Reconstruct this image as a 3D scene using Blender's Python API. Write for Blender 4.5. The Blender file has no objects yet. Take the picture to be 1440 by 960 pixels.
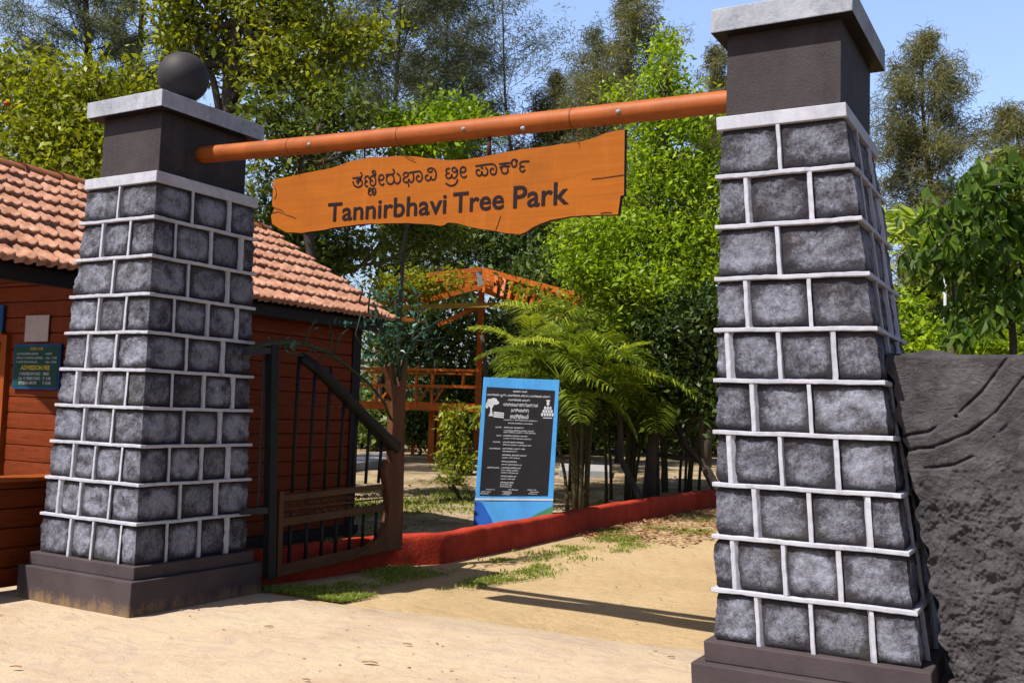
import bpy, bmesh, math, random
import numpy as np
from mathutils import Vector, Matrix
R_ = math.radians
rng = np.random.default_rng(7)
random.seed(7)

# ------------------------------------------------------------------ camera, world, sun, exposure
SC = bpy.context.scene
COL = SC.collection
CAM = np.array([6.51224, -5.54689, 1.52276])
CR = np.array([0.8662978, 0.49849313, 0.03213595])
CU = np.array([0.00755667, -0.07740315, 0.99697124])
CF = np.array([-0.49947073, 0.86343115, 0.07082113])
FPX = 1413.02
cd = bpy.data.cameras.new('camera'); cam = bpy.data.objects.new('camera', cd); COL.objects.link(cam)
cd.lens = FPX / 1440 * 36; cd.sensor_width = 36; cd.sensor_fit = 'HORIZONTAL'
cd.clip_start = 0.05; cd.clip_end = 2000
m = Matrix(((CR[0], CU[0], -CF[0], CAM[0]), (CR[1], CU[1], -CF[1], CAM[1]), (CR[2], CU[2], -CF[2], CAM[2]), (0, 0, 0, 1)))
cam.matrix_world = m
SC.camera = cam

SUN = np.array([-0.27, -0.66, 1.0]); SUN = SUN / np.linalg.norm(SUN)
el = math.asin(SUN[2]); az = math.atan2(SUN[0], SUN[1])
w = bpy.data.worlds.new('World'); SC.world = w; w.use_nodes = True
nt = w.node_tree; nt.nodes.clear()
sky = nt.nodes.new('ShaderNodeTexSky'); sky.sky_type = 'NISHITA'; sky.sun_disc = False
sky.sun_elevation = el; sky.sun_rotation = az
sky.air_density = 1.0; sky.dust_density = 3.0; sky.ozone_density = 2.2
bg = nt.nodes.new('ShaderNodeBackground'); bg.inputs['Strength'].default_value = 0.05
wo = nt.nodes.new('ShaderNodeOutputWorld')
# sky graded by elevation: band in view brightened, overhead dimmed to cut fill light
wc = nt.nodes.new('ShaderNodeTexCoord'); ws = nt.nodes.new('ShaderNodeSeparateXYZ'); nt.links.new(wc.outputs['Generated'], ws.inputs[0])
wr_ = nt.nodes.new('ShaderNodeValToRGB'); nt.links.new(ws.outputs[2], wr_.inputs[0])
e_ = wr_.color_ramp.elements; e_[0].position = 0.0; e_[0].color = (.55, .55, .60, 1); e_[1].position = .85; e_[1].color = (.22, .21, .22, 1)
for p_, c_ in ((.12, .72), (.25, .95), (.42, 1.0), (.55, .34)):
    x_ = e_.new(p_); x_.color = (c_, c_ * .96, c_, 1)
wv_ = nt.nodes.new('ShaderNodeVectorMath'); wv_.operation = 'SCALE'; wv_.inputs['Scale'].default_value = 3.2; nt.links.new(wr_.outputs[0], wv_.inputs[0])
wm = nt.nodes.new('ShaderNodeMix'); wm.data_type = 'RGBA'; wm.blend_type = 'MULTIPLY'; wm.inputs[0].default_value = 1
nt.links.new(sky.outputs[0], wm.inputs[6]); nt.links.new(wv_.outputs[0], wm.inputs[7])
nt.links.new(wm.outputs[2], bg.inputs[0]); nt.links.new(bg.outputs[0], wo.inputs[0])
sl = bpy.data.lights.new('sun', 'SUN'); sl.energy = 5.0; sl.angle = R_(0.53); sl.color = (1.0, 0.94, 0.84)
so = bpy.data.objects.new('sun', sl); COL.objects.link(so)
so.rotation_euler = Vector(SUN).to_track_quat('Z', 'Y').to_euler(); so.location = (0, 0, 30)
SC.view_settings.view_transform = 'Standard'; SC.view_settings.look = 'None'
SC.view_settings.gamma = 1.0; SC.view_settings.use_curve_mapping = False
SC.view_settings.exposure = 1.0
SC.render.engine = 'CYCLES'
SC.cycles.max_bounces = 6; SC.cycles.diffuse_bounces = 2; SC.cycles.transmission_bounces = 3
SC.cycles.transparent_max_bounces = 4; SC.cycles.glossy_bounces = 2

def at(px, py, dist):
    """point dist metres in front of the camera plane that the photo shows at px, py"""
    return CAM + dist * (CF + CR * ((px - 720) / FPX) - CU * ((py - 480) / FPX))
def on(px, py, ax, val):
    v = CF + CR * ((px - 720) / FPX) - CU * ((py - 480) / FPX)
    i = 'xyz'.index(ax); return CAM + v * ((val - CAM[i]) / v[i])

# ------------------------------------------------------------------ materials
def nodes(name):
    mt = bpy.data.materials.new(name); mt.use_nodes = True
    n = mt.node_tree; b = n.nodes['Principled BSDF']; return mt, n, b
def noise(n, scale, detail=6, rough=.6, dist=0, coord=None, dim=None):
    t = n.nodes.new('ShaderNodeTexNoise'); t.inputs['Scale'].default_value = scale
    t.inputs['Detail'].default_value = detail; t.inputs['Roughness'].default_value = rough
    t.inputs['Distortion'].default_value = dist
    if coord: n.links.new(coord, t.inputs['Vector'])
    return t
def coords(n, stretch=None):
    tc = n.nodes.new('ShaderNodeTexCoord'); o = tc.outputs['Object']
    if stretch:
        mp = n.nodes.new('ShaderNodeMapping'); mp.inputs['Scale'].default_value = stretch
        n.links.new(o, mp.inputs[0]); o = mp.outputs[0]
    return o
def ramp(n, src, stops):
    r = n.nodes.new('ShaderNodeValToRGB'); e = r.color_ramp.elements
    while len(e) < len(stops): e.new(.5)
    for k, (p, c) in enumerate(stops):
        e[k].position = p; e[k].color = (c[0], c[1], c[2], 1) if not isinstance(c, (int, float)) else (c, c, c, 1)
    n.links.new(src, r.inputs[0]); return r.outputs[0]
def mix(n, fac, a, b, mode='MIX'):
    x = n.nodes.new('ShaderNodeMix'); x.data_type = 'RGBA'; x.blend_type = mode
    if isinstance(fac, (int, float)): x.inputs[0].default_value = fac
    else: n.links.new(fac, x.inputs[0])
    for i, v in ((6, a), (7, b)):
        if isinstance(v, (tuple, list)): x.inputs[i].default_value = (*v[:3], 1)
        else: n.links.new(v, x.inputs[i])
    return x.outputs[2]
def math_(n, op, a, b=None):
    x = n.nodes.new('ShaderNodeMath'); x.operation = op
    for i, v in ((0, a), (1, b)):
        if v is None: continue
        if isinstance(v, (int, float)): x.inputs[i].default_value = v
        else: n.links.new(v, x.inputs[i])
    return x.outputs[0]
def bump(n, b, h, strength=.3, dist=.01):
    x = n.nodes.new('ShaderNodeBump'); x.inputs['Strength'].default_value = strength; x.inputs['Distance'].default_value = dist
    n.links.new(h, x.inputs['Height']); n.links.new(x.outputs[0], b.inputs['Normal'])
KA = .50
def mat(name, c1, c2=None, scale=6, rough=.8, bs=.3, bd=.004, bscale=60, stretch=None, spec=.14, c3=None, metallic=0, dirt=.35):
    mt, n, b = nodes(name); co = coords(n, stretch)
    t = noise(n, scale, coord=co)
    c2 = c2 or tuple(x * .75 for x in c1)
    c1, c2 = (tuple(x * KA for x in c) for c in (c1, c2)); c3 = tuple(x * KA for x in c3) if c3 else None
    col = ramp(n, t.outputs[0], [(.32, c2), (.62, c1)] + ([(.8, c3)] if c3 else []))
    if dirt:
        d1 = noise(n, 2.6, 8, .68, .6, coord=coords(n, (1.6, 1.6, .35))); d2 = noise(n, 23, 6, .75, coord=co)
        k = math_(n, 'MULTIPLY', ramp(n, d1.outputs[0], [(.42, 0.), (.66, 1.)]), ramp(n, d2.outputs[0], [(.35, .25), (.6, 1.)]))
        col = mix(n, math_(n, 'MULTIPLY', k, dirt), col, tuple(x * .38 for x in c2))
        spk = ramp(n, noise(n, 75, 3, .6, coord=co).outputs[0], [(.68, 0.), (.74, 1.)])
        col = mix(n, math_(n, 'MULTIPLY', spk, dirt * .8), col, tuple(x * .3 for x in c2))
    n.links.new(col, b.inputs['Base Color'])
    b.inputs['Roughness'].default_value = rough; b.inputs['Specular IOR Level'].default_value = spec
    b.inputs['Metallic'].default_value = metallic
    t2 = noise(n, bscale, 8, .65, coord=co); bump(n, b, t2.outputs[0], bs, bd)
    return mt

M = {}
M['dark_paint'] = mat('dark_paint', (.082, .067, .074), (.055, .044, .050), 3.5, .75, 1., .006, 70, c3=(.115, .095, .10), dirt=.6)
M['cap_paint'] = mat('cap_paint', (.58, .61, .71), (.42, .45, .54), 5, .8, .9, .005, 50, dirt=.75)
M['ball_paint'] = mat('ball_paint', (.062, .055, .062), (.05, .044, .05), 5, .6, .3, .002, 60)
M['mortar'] = mat('mortar_paint', (.70, .71, .83), (.56, .57, .68), 14, .7, .6, .003, 60)
def stone_mat():
    # painted black, then dry-brushed with pale grey over the raised middles
    mt, n, b = nodes('painted_stone'); co = coords(n)
    at_ = n.nodes.new('ShaderNodeAttribute'); at_.attribute_name = 'centre'
    a = noise(n, 7, 6, .6, coord=co); f = noise(n, 55, 8, .72, .6, coord=co); g = noise(n, 2.2, 3, .5, coord=co)
    base = ramp(n, g.outputs[0], [(.35, (.016, .014, .018)), (.55, (.030, .026, .032)), (.68, (.034, .031, .030))])
    tv = n.nodes.new('ShaderNodeAttribute'); tv.attribute_name = 'brush'
    v = math_(n, 'MULTIPLY', ramp(n, at_.outputs['Fac'], [(.0, 0.), (.14, .30), (.55, 1.0)]), ramp(n, a.outputs[0], [(.32, .35), (.56, 1.0)]))
    v = math_(n, 'MULTIPLY', v, tv.outputs['Fac'])
    st = noise(n, 60, 8, .8, 1.0, coord=coords(n, (1, 1, .5))); fn = noise(n, 150, 5, .8, coord=co)
    tx = math_(n, 'ADD', math_(n, 'ADD', math_(n, 'MULTIPLY', f.outputs[0], .4), math_(n, 'MULTIPLY', st.outputs[0], .35)), math_(n, 'MULTIPLY', fn.outputs[0], .25))
    k2 = ramp(n, math_(n, 'ADD', math_(n, 'MULTIPLY', v, .26), tx), [(.58, .0), (.70, .36), (.86, .9)])
    k3 = math_(n, 'MULTIPLY', k2, ramp(n, v, [(.04, 0.0), (.40, 1.0)]))
    wash = math_(n, 'MULTIPLY', v, .40)
    col = mix(n, wash, base, (.078, .078, .100)); col = mix(n, k3, col, (.26, .275, .35))
    pit = ramp(n, noise(n, 30, 4, .6, 2.0, coord=co).outputs[0], [(.27, 1.), (.33, 0.)]); col = mix(n, math_(n, 'MULTIPLY', pit, .8), col, (.012, .010, .012))
    n.links.new(col, b.inputs['Base Color']); b.inputs['Roughness'].default_value = .85
    b.inputs['Specular IOR Level'].default_value = .12
    h = math_(n, 'ADD', f.outputs[0], math_(n, 'MULTIPLY', a.outputs[0], .6))
    bump(n, b, h, .9, .012); return mt
M['stone'] = stone_mat()
def plinth_mat():
    mt, n, b = nodes('plinth_paint'); co = coords(n)
    t = noise(n, 4, 6, .6, coord=co); base = ramp(n, t.outputs[0], [(.3, (.036, .028, .031)), (.65, (.055, .043, .047))])
    sx = n.nodes.new('ShaderNodeSeparateXYZ'); n.links.new(co, sx.inputs[0])
    e = noise(n, 9, 8, .7, coord=coords(n, (1, 1, .35)))
    # splashed sand clinging to the lowest few centimetres
    q = math_(n, 'SUBTRACT', math_(n, 'ADD', math_(n, 'MULTIPLY', e.outputs[0], .34), -.075), sx.outputs[2])
    f2 = noise(n, 70, 4, .7, coord=co)
    mk = ramp(n, math_(n, 'ADD', math_(n, 'MULTIPLY', q, 9.), math_(n, 'MULTIPLY', math_(n, 'SUBTRACT', f2.outputs[0], .5), 1.6)), [(.05, 0.0), (.9, .62)])
    col = mix(n, mk, base, (.21, .135, .065))
    n.links.new(col, b.inputs['Base Color']); b.inputs['Roughness'].default_value = .85
    b.inputs['Specular IOR Level'].default_value = .12; bump(n, b, noise(n, 60, 8, .7, coord=co).outputs[0], .6, .004); return mt
M['plinth'] = plinth_mat()
def wood_paint(name, c, dark, grain=(1, 1, 12), s=4):
    mt, n, b = nodes(name); co = coords(n, grain); t = noise(n, s, 8, .6, 1.2, coord=co); c, dark = (tuple(x * KA for x in q) for q in (c, dark))
    col = ramp(n, t.outputs[0], [(.28, dark), (.5, c), (.75, tuple(min(1, x * 1.12) for x in c))])
    dr = noise(n, 7, 6, .7, .3, coord=coords(n, (2.2, 2.2, .18))); dk = noise(n, 2.2, 5, .6, coord=coords(n))
    col = mix(n, math_(n, 'MULTIPLY', ramp(n, dr.outputs[0], [(.55, 0.), (.72, 1.)]), .22), col, tuple(min(1, x * 1.5 + .02) for x in c))
    col = mix(n, math_(n, 'MULTIPLY', ramp(n, dk.outputs[0], [(.50, 0.), (.72, 1.)]), .35), col, tuple(x * .55 for x in c))
    n.links.new(col, b.inputs['Base Color']); b.inputs['Roughness'].default_value = .7; b.inputs['Specular IOR Level'].default_value = .12
    bump(n, b, t.outputs[0], .35, .004); return mt
M['wall_wood'] = wood_paint('varnished_log_planks', (.22, .038, .006), (.10, .017, .004))
M['frame_wood'] = wood_paint('window_frame_wood', (.36, .08, .012), (.25, .05, .01), (6, 6, 1))
M['signwood'] = wood_paint('sign_face_paint', (.44, .122, .006), (.39, .104, .005), (1, 1, 16), 1.6)
M['pole'] = mat('pole_paint', (.54, .135, .020), (.42, .10, .015), 3, .55, .4, .003, 40, (1, 6, 6), .22, dirt=.5)
M['rust'] = mat('rusty_iron', (.16, .045, .02), (.10, .03, .015), 20, .7)
M['black'] = mat('black_paint', (.025, .018, .02), (.018, .012, .014), 8, .6)
M['letter'] = mat('letter_paint', (.014, .004, .008), (.010, .003, .006), 8, .55)
M['kerb'] = mat('red_kerb_paint', (.62, .060, .026), (.46, .038, .018), 5, .8, 1.0, .010, 30, c3=(.66, .12, .07), dirt=.55)
M['tile'] = mat('clay_tile', (.66, .36, .25), (.42, .18, .11), 9, .85, .7, .004, 50, c3=(.78, .50, .38), dirt=.75)
M['ridge'] = mat('ridge_tile', (.48, .18, .08), (.36, .12, .06), 5, .85, .5, .004, 50)
M['iron'] = mat('dark_iron', (.016, .020, .022), (.01, .012, .014), 10, .5, .2)
M['gate_brown'] = mat('brown_metal_paint', (.13, .060, .026), (.085, .036, .016), 6, .5, .5, .004, 30)
M['bark_cut'] = mat('brown_tree_cutout_paint', (.19, .075, .032), (.12, .045, .020), 5, .6, .9, .01, 18, (3, 3, .5))
M['grey_iron'] = mat('grey_iron', (.05, .05, .065), (.035, .035, .045), 10, .55)
M['metal_green'] = mat('green_leaf_paint', (.03, .17, .085), (.012, .06, .035), 12, .35, .2, .002, 20, spec=.5)
M['branch_green'] = mat('green_branch_paint', (.05, .09, .05), (.03, .05, .03), 10, .5)
M['orange_steel'] = mat('orange_steel_paint', (.62, .155, .015), (.5, .11, .012), 3, .5, .2)
M['yellow_beam'] = mat('yellow_beam_paint', (.55, .34, .06), (.45, .26, .04), 3, .6)
M['white_post'] = mat('white_post_paint', (.6, .62, .66), (.45, .47, .5), 6, .6)
M['slab'] = mat('pale_stone_slab', (.52, .52, .55), (.40, .40, .43), 3, .8)
M['blue'] = mat('sky_blue_paint', (.085, .40, .86), (.07, .34, .78), 4, .6, .3, .003, 30)
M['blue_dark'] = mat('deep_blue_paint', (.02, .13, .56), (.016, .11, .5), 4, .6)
M['green_paint'] = mat('green_hill_paint', (.06, .26, .13), (.05, .2, .1), 4, .6)
M['panel_black'] = mat('black_granite', (.016, .013, .017), (.012, .01, .013), 8, .5, .1)
M['white'] = mat('white_lettering', (.66, .68, .74), (.58, .6, .66), 30, .7)
M['yellow'] = mat('yellow_lettering', (.62, .52, .04), (.5, .42, .03), 30, .7)
M['board_green'] = mat('dark_green_board', (.012, .075, .062), (.01, .06, .05), 8, .6)
M['board_blue'] = mat('blue_board_rim', (.012, .09, .28), (.01, .07, .22), 8, .6)
M['paper'] = mat('paper_notice', (.62, .52, .50), (.56, .47, .46), 8, .9)
M['grille'] = mat('grille_bars', (.35, .36, .38), (.28, .29, .3), 8, .5)
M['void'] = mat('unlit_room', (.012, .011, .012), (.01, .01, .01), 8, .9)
M['bark'] = mat('bark', (.13, .105, .085), (.075, .06, .05), 9, .95, 1., .02, 14, (1, 1, .3))
M['bark_pale'] = mat('pale_bark', (.26, .21, .16), (.15, .12, .09), 9, .95, 1., .02, 14, (1, 1, .3))
M['palm_stem'] = mat('palm_stem', (.15, .13, .055), (.075, .055, .03), 9, .8, .6, .01, 14, (1, 1, 6))
M['deadleaf'] = mat('dry_leaf', (.44, .24, .10), (.30, .15, .06), 30, .9)

def leaf_mat(name, c_lo, c_mid, c_hi, trans=.35, rough=.45, dead=None):
    mt = bpy.data.materials.new(name); mt.use_nodes = True; n = mt.node_tree; b = n.nodes['Principled BSDF']
    a = n.nodes.new('ShaderNodeAttribute'); a.attribute_name = 'tone'
    stops = [(0.0, c_lo), (.5, c_mid), (1.0, c_hi)]
    if dead: stops = [(0.0, dead), (.04, dead), (.06, c_lo), (.5, c_mid), (1.0, c_hi)]
    col = ramp(n, a.outputs['Fac'], stops)
    n.links.new(col, b.inputs['Base Color']); b.inputs['Roughness'].default_value = rough; b.inputs['Specular IOR Level'].default_value = .22
    tr = n.nodes.new('ShaderNodeBsdfTranslucent')
    mul = mix(n, 1.0, col, (1.5, 1.45, .55), 'MULTIPLY'); n.links.new(mul, tr.inputs[0])
    ms = n.nodes.new('ShaderNodeMixShader'); ms.inputs[0].default_value = trans
    n.links.new(b.outputs[0], ms.inputs[1]); n.links.new(tr.outputs[0], ms.inputs[2])
    n.links.new(ms.outputs[0], n.nodes['Material Output'].inputs[0]); return mt
M['leaf_yel'] = leaf_mat('yellow_green_leaves', (.035, .060, .008), (.15, .175, .011), (.30, .31, .022), .42)
M['leaf_mid'] = leaf_mat('mid_green_leaves', (0.0195, 0.0390, 0.0078), (0.0663, 0.0975, 0.0125), (0.1560, 0.1872, 0.0234), .35)
M['leaf_bright'] = leaf_mat('bright_green_leaves', (.05, .10, .007), (.17, .26, .011), (.33, .42, .022), .48)
M['leaf_dark'] = leaf_mat('dark_green_leaves', (.012, .026, .007), (.035, .062, .013), (.085, .12, .022), .28)
M['leaf_big'] = leaf_mat('drooping_leaves', (.022, .055, .008), (.05, .10, .012), (.11, .18, .02), .55)
M['leaf_new'] = leaf_mat('fresh_leaf_sprays', (0.0936, 0.1560, 0.0156), (0.1872, 0.2652, 0.0234), (0.2964, 0.3588, 0.0468), .4)
M['needle'] = leaf_mat('casuarina_needles', (0.0468, 0.0546, 0.0234), (0.1014, 0.1014, 0.0390), (0.1716, 0.1560, 0.0624), .35, .6)
M['needle_blue'] = leaf_mat('bluish_casuarina_needles', (0.0390, 0.0546, 0.0351), (0.0741, 0.0897, 0.0546), (0.1248, 0.1326, 0.0780), .35, .6)  # bluer, darker needle tone than that of the olive casuarinas
M['palm'] = leaf_mat('palm_leaflets', (.035, .065, .008), (.11, .155, .012), (.26, .30, .030), .4, .35)
M['grass'] = leaf_mat('grass_blades', (0.0858, 0.1092, 0.0156), (0.1326, 0.1794, 0.0234), (0.2184, 0.2652, 0.0468), .3, .6, dead=(0.2652, 0.1950, 0.0858))
M['litter'] = leaf_mat('leaf_litter', (0.0780, 0.0273, 0.0117), (0.1716, 0.0702, 0.0312), (0.3120, 0.1872, 0.0936), .1, .8)

# ------------------------------------------------------------------ builders
class MB:
    def __init__(s): s.v = []; s.f = []; s.a = None
    def add(s, v, f):
        o = len(s.v); s.v += [tuple(map(float, p)) for p in v]; s.f += [tuple(i + o for i in q) for q in f]; return s
    def hexa(s, p):   # 8 corners: bottom 4 ccw, top 4 ccw
        return s.add(p, [(3, 2, 1, 0), (4, 5, 6, 7), (0, 1, 5, 4), (1, 2, 6, 5), (2, 3, 7, 6), (3, 0, 4, 7)])
    def box(s, c, h, rot=None):
        c = np.array(c, float); P = []
        for z in (-1, 1):
            for x, y in ((-1, -1), (1, -1), (1, 1), (-1, 1)):
                q = np.array([x * h[0], y * h[1], z * h[2]])
                if rot is not None: q = rot @ q
                P.append(c + q)
        return s.hexa(P)
    def beam(s, a, b, w, h=None, up=(0, 0, 1)):
        a = np.array(a, float); b = np.array(b, float); h = h or w
        d = b - a; L = np.linalg.norm(d); d = d / L; up = np.array(up, float)
        if abs(d @ up) > .98: up = np.array([0, 1., 0])
        x = np.cross(up, d); x /= np.linalg.norm(x); y = np.cross(d, x)
        P = []
        for e in (a, b):
            for i, j in ((-1, -1), (1, -1), (1, 1), (-1, 1)): P.append(e + x * i * w / 2 + y * j * h / 2)
        return s.hexa(P)
    def tube(s, pts, rad, n=8, cap=True):
        pts = [np.array(p, float) for p in pts]
        if isinstance(rad, (int, float)): rad = [rad] * len(pts)
        o = len(s.v); prev = None; V = []
        for i, p in enumerate(pts):
            d = pts[min(i + 1, len(pts) - 1)] - pts[max(i - 1, 0)]; d = d / (np.linalg.norm(d) + 1e-9)
            if prev is None:
                a = np.array([0, 0, 1.]) if abs(d[2]) < .9 else np.array([1., 0, 0]); x = np.cross(a, d)
            else: x = prev - d * (prev @ d)
            x /= np.linalg.norm(x) + 1e-9; prev = x; y = np.cross(d, x)
            for k in range(n):
                t = 2 * math.pi * k / n; V.append(p + rad[i] * (x * math.cos(t) + y * math.sin(t)))
        F = []
        for i in range(len(pts) - 1):
            for k in range(n): F.append((i * n + k, i * n + (k + 1) % n, (i + 1) * n + (k + 1) % n, (i + 1) * n + k))
        if cap: F.append(tuple(range(n))[::-1]); F.append(tuple((len(pts) - 1) * n + k for k in range(n)))
        return s.add(V, F)
    def prism(s, outline, off):  # planar outline (front), extruded by vector off
        n = len(outline); o = np.array(off, float)
        V = [np.array(p, float) for p in outline]; V += [p + o for p in V]
        F = [tuple(range(n)), tuple(range(2 * n - 1, n - 1, -1))] + [(i, n + i, n + (i + 1) % n, (i + 1) % n) for i in range(n)]
        return s.add(V, F)
    def build(s, name, m, parent=None, smooth=False, bevel=0, attr=None):
        return link(name, np.array(s.v).reshape(-1, 3), s.f, m, parent, smooth, bevel, attr)
def link(name, V, F, m, parent=None, smooth=False, bevel=0, attr=None):
    org = np.zeros(3)
    p = parent
    while p is not None: org = org + np.array(p.location); p = p.parent
    me = bpy.data.meshes.new(name); me.from_pydata([tuple(q) for q in (V - org)], [], F); me.update()
    return fin(name, me, m, parent, smooth, bevel, attr)
def fin(name, me, m, parent=None, smooth=False, bevel=0, attr=None):
    mats = m if isinstance(m, list) else [m]
    for x in mats: me.materials.append(M[x] if isinstance(x, str) else x)
    if attr is not None:
        for k, (dom, arr) in attr.items():
            a = me.attributes.new(k, 'FLOAT', dom); a.data.foreach_set('value', np.asarray(arr, np.float32))
    if smooth: me.polygons.foreach_set('use_smooth', [True] * len(me.polygons))
    o = bpy.data.objects.new(name, me); COL.objects.link(o)
    if parent: o.parent = parent
    if bevel:
        b = o.modifiers.new('bevel', 'BEVEL'); b.width = bevel; b.segments = 2; b.limit_method = 'ANGLE'
    return o
def quads(name, V, m, parent=None, tone=None, nper=4, smooth=False):
    """V (N, nper, 3) independent faces, fast path"""
    N = len(V); org = np.zeros(3); p = parent
    while p is not None: org = org + np.array(p.location); p = p.parent
    me = bpy.data.meshes.new(name)
    me.vertices.add(N * nper); me.vertices.foreach_set('co', (V - org).astype(np.float32).ravel())
    me.loops.add(N * nper); me.loops.foreach_set('vertex_index', np.arange(N * nper, dtype=np.int32))
    me.polygons.add(N); me.polygons.foreach_set('loop_start', (np.arange(N) * nper).astype(np.int32))
    me.update(calc_edges=True)
    if tone is None: tone = rng.random(N)
    return fin(name, me, m, parent, smooth, 0, {'tone': ('FACE', tone)})
def root(name, label, cat, loc, group=None):
    o = bpy.data.objects.new(name, None); COL.objects.link(o); o.location = tuple(map(float, loc)); o.empty_display_size = .3
    return tag(o, label, cat, group)
def tag(o, label, cat, group=None, kind=None):
    if label: o['label'] = label
    if cat: o['category'] = cat
    if group: o['group'] = group
    if kind: o['kind'] = kind
    return o
def copy_tree(o, parent=None):
    c = o.copy(); COL.objects.link(c)
    if parent: c.parent = parent
    for ch in list(o.children): copy_tree(ch, c)
    return c

def vnoise(p, seed=0, octaves=3, gain=.55):
    """smooth lattice noise, p (...,3), roughly -1..1"""
    p = np.asarray(p, float); out = np.zeros(p.shape[:-1]); amp = 1.; tot = 0
    for o in range(octaves):
        q = p * (.6 * 2.03 ** o) + seed * 17.13 + o * 5.7; i = np.floor(q).astype(np.int64); f = q - i; f = f * f * (3 - 2 * f); v = 0
        for dx in (0, 1):
            for dy in (0, 1):
                for dz in (0, 1):
                    h = ((i[..., 0] + dx) * 374761393 + (i[..., 1] + dy) * 668265263 + (i[..., 2] + dz) * 1274126177 + (seed + 31 * o) * 974634) & 0xffffffff
                    h = ((h ^ (h >> 13)) * 1103515245 + 12345) & 0xffffffff; h = ((h ^ (h >> 15)) * 2246822519) & 0xffffffff
                    w_ = (f[..., 0] if dx else 1 - f[..., 0]) * (f[..., 1] if dy else 1 - f[..., 1]) * (f[..., 2] if dz else 1 - f[..., 2])
                    v = v + w_ * ((h & 0xffffff) / float(0x7fffff) - 1)
        out = out + amp * v; amp *= gain
    return out * 1.35

# ------------------------------------------------------------------ ground
def ground_sheet(name, x0, x1, y0, y1, step, z, m, amp=.012, kind='structure'):
    xs = np.arange(x0, x1 + step, step); ys = np.arange(y0, y1 + step, step)
    X, Y = np.meshgrid(xs, ys); P = np.stack([X, Y, np.zeros_like(X)], -1)
    Z = z + amp * vnoise(P * 1.3, 3)
    V = np.stack([X, Y, Z], -1).reshape(-1, 3); nx = len(xs)
    F = [(j * nx + i, j * nx + i + 1, (j + 1) * nx + i + 1, (j + 1) * nx + i) for j in range(len(ys) - 1) for i in range(nx - 1)]
    return V, F, nx, len(ys)
def sand_mat(name, c1, c2, c3, pebble=True):
    mt, n, b = nodes(name); co = coords(n)
    a = noise(n, .7, 5, .6, coord=co); f = noise(n, 9, 8, .7, coord=co); g = noise(n, 90, 4, .6, coord=co)
    col = ramp(n, a.outputs[0], [(.3, c2), (.52, c1), (.75, c3)])
    col = mix(n, math_(n, 'MULTIPLY', ramp(n, f.outputs[0], [(.35, 1.), (.55, 0.)]), .28), col, tuple(x * .62 for x in c2))
    sp = ramp(n, noise(n, 38, 3, .5, coord=co).outputs[0], [(.70, 0.), (.76, 1.)])
    col = mix(n, math_(n, 'MULTIPLY', sp, .5), col, (0.16, 0.1, 0.06))
    n.links.new(col, b.inputs['Base Color']); b.inputs['Roughness'].default_value = .95; b.inputs['Specular IOR Level'].default_value = .1
    lo = noise(n, 3.2, 5, .6, .8, coord=co)
    h = math_(n, 'ADD', math_(n, 'ADD', math_(n, 'MULTIPLY', f.outputs[0], 1.), math_(n, 'MULTIPLY', g.outputs[0], .35)), math_(n, 'MULTIPLY', lo.outputs[0], 1.6)); bump(n, b, h, .9, .022); return mt
M['sand'] = sand_mat('path_sand', (.325, .235, .130), (.275, .195, .108), (.35, .265, .16))
def apron_mat():
    mt, n, b = nodes('sanded_paving'); co = coords(n)
    a = noise(n, 1.1, 6, .65, coord=co); s = noise(n, 3.2, 8, .62, 1.5, coord=coords(n, (.8, 1.5, 1)))
    g = noise(n, 60, 5, .7, coord=co)
    col = ramp(n, a.outputs[0], [(.32, (.30, .222, .148)), (.5, (.345, .272, .195)), (.72, (.35, .295, .20))])
    # half buried pinkish paving showing through swept sand
    k = ramp(n, s.outputs[0], [(.50, 0.), (.68, .42)])
    col = mix(n, k, col, (0.2376, 0.18, 0.1692))
    bt = n.nodes.new('ShaderNodeTexBrick'); bt.inputs['Scale'].default_value = 1.0
    bt.inputs['Brick Width'].default_value = .62; bt.inputs['Row Height'].default_value = .62; bt.inputs['Mortar Size'].default_value = .006
    bt.inputs['Color1'].default_value = (1, 1, 1, 1); bt.inputs['Color2'].default_value = (.95, .95, .95, 1); bt.inputs['Mortar'].default_value = (.55, .5, .45, 1)
    n.links.new(coords(n, (1, 1, 1)), bt.inputs['Vector'])
    col = mix(n, math_(n, 'MULTIPLY', k, .7), col, mix(n, 1., col, bt.outputs[0], 'MULTIPLY'))
    sp = ramp(n, noise(n, 30, 3, .5, coord=coords(n, (1, 2, 1))).outputs[0], [(.71, 0.), (.76, 1.)])
    col = mix(n, math_(n, 'MULTIPLY', sp, .45), col, (.2, .13, .08))
    n.links.new(col, b.inputs['Base Color']); b.inputs['Roughness'].default_value = .95; b.inputs['Specular IOR Level'].default_value = .1
    lo = noise(n, 6, 6, .7, 1., coord=co)
    col2 = mix(n, ramp(n, lo.outputs[0], [(.30, .35), (.48, 0.)]), col, (.23, .165, .12)); n.links.new(col2, b.inputs['Base Color'])
    bump(n, b, math_(n, 'ADD', math_(n, 'ADD', s.outputs[0], math_(n, 'MULTIPLY', g.outputs[0], .35)), lo.outputs[0]), .8, .016); return mt
M['apron'] = apron_mat()
def soil_mat():
    mt, n, b = nodes('garden_soil'); co = coords(n)
    a = noise(n, .8, 6, .65, coord=co); f = noise(n, 14, 8, .7, coord=co)
    col = ramp(n, a.outputs[0], [(.28, (.08, .07, .025)), (.40, (.15, .115, .055)), (.52, (.27, .205, .135)), (.68, (.32, .255, .18))])
    col = mix(n, ramp(n, f.outputs[0], [(.42, .55), (.56, 0.)]), col, (.11, .085, .04))
    n.links.new(col, b.inputs['Base Color']); b.inputs['Roughness'].default_value = .95; b.inputs['Specular IOR Level'].default_value = .1
    bump(n, b, f.outputs[0], .8, .02); return mt
M['soil'] = soil_mat()
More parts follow.
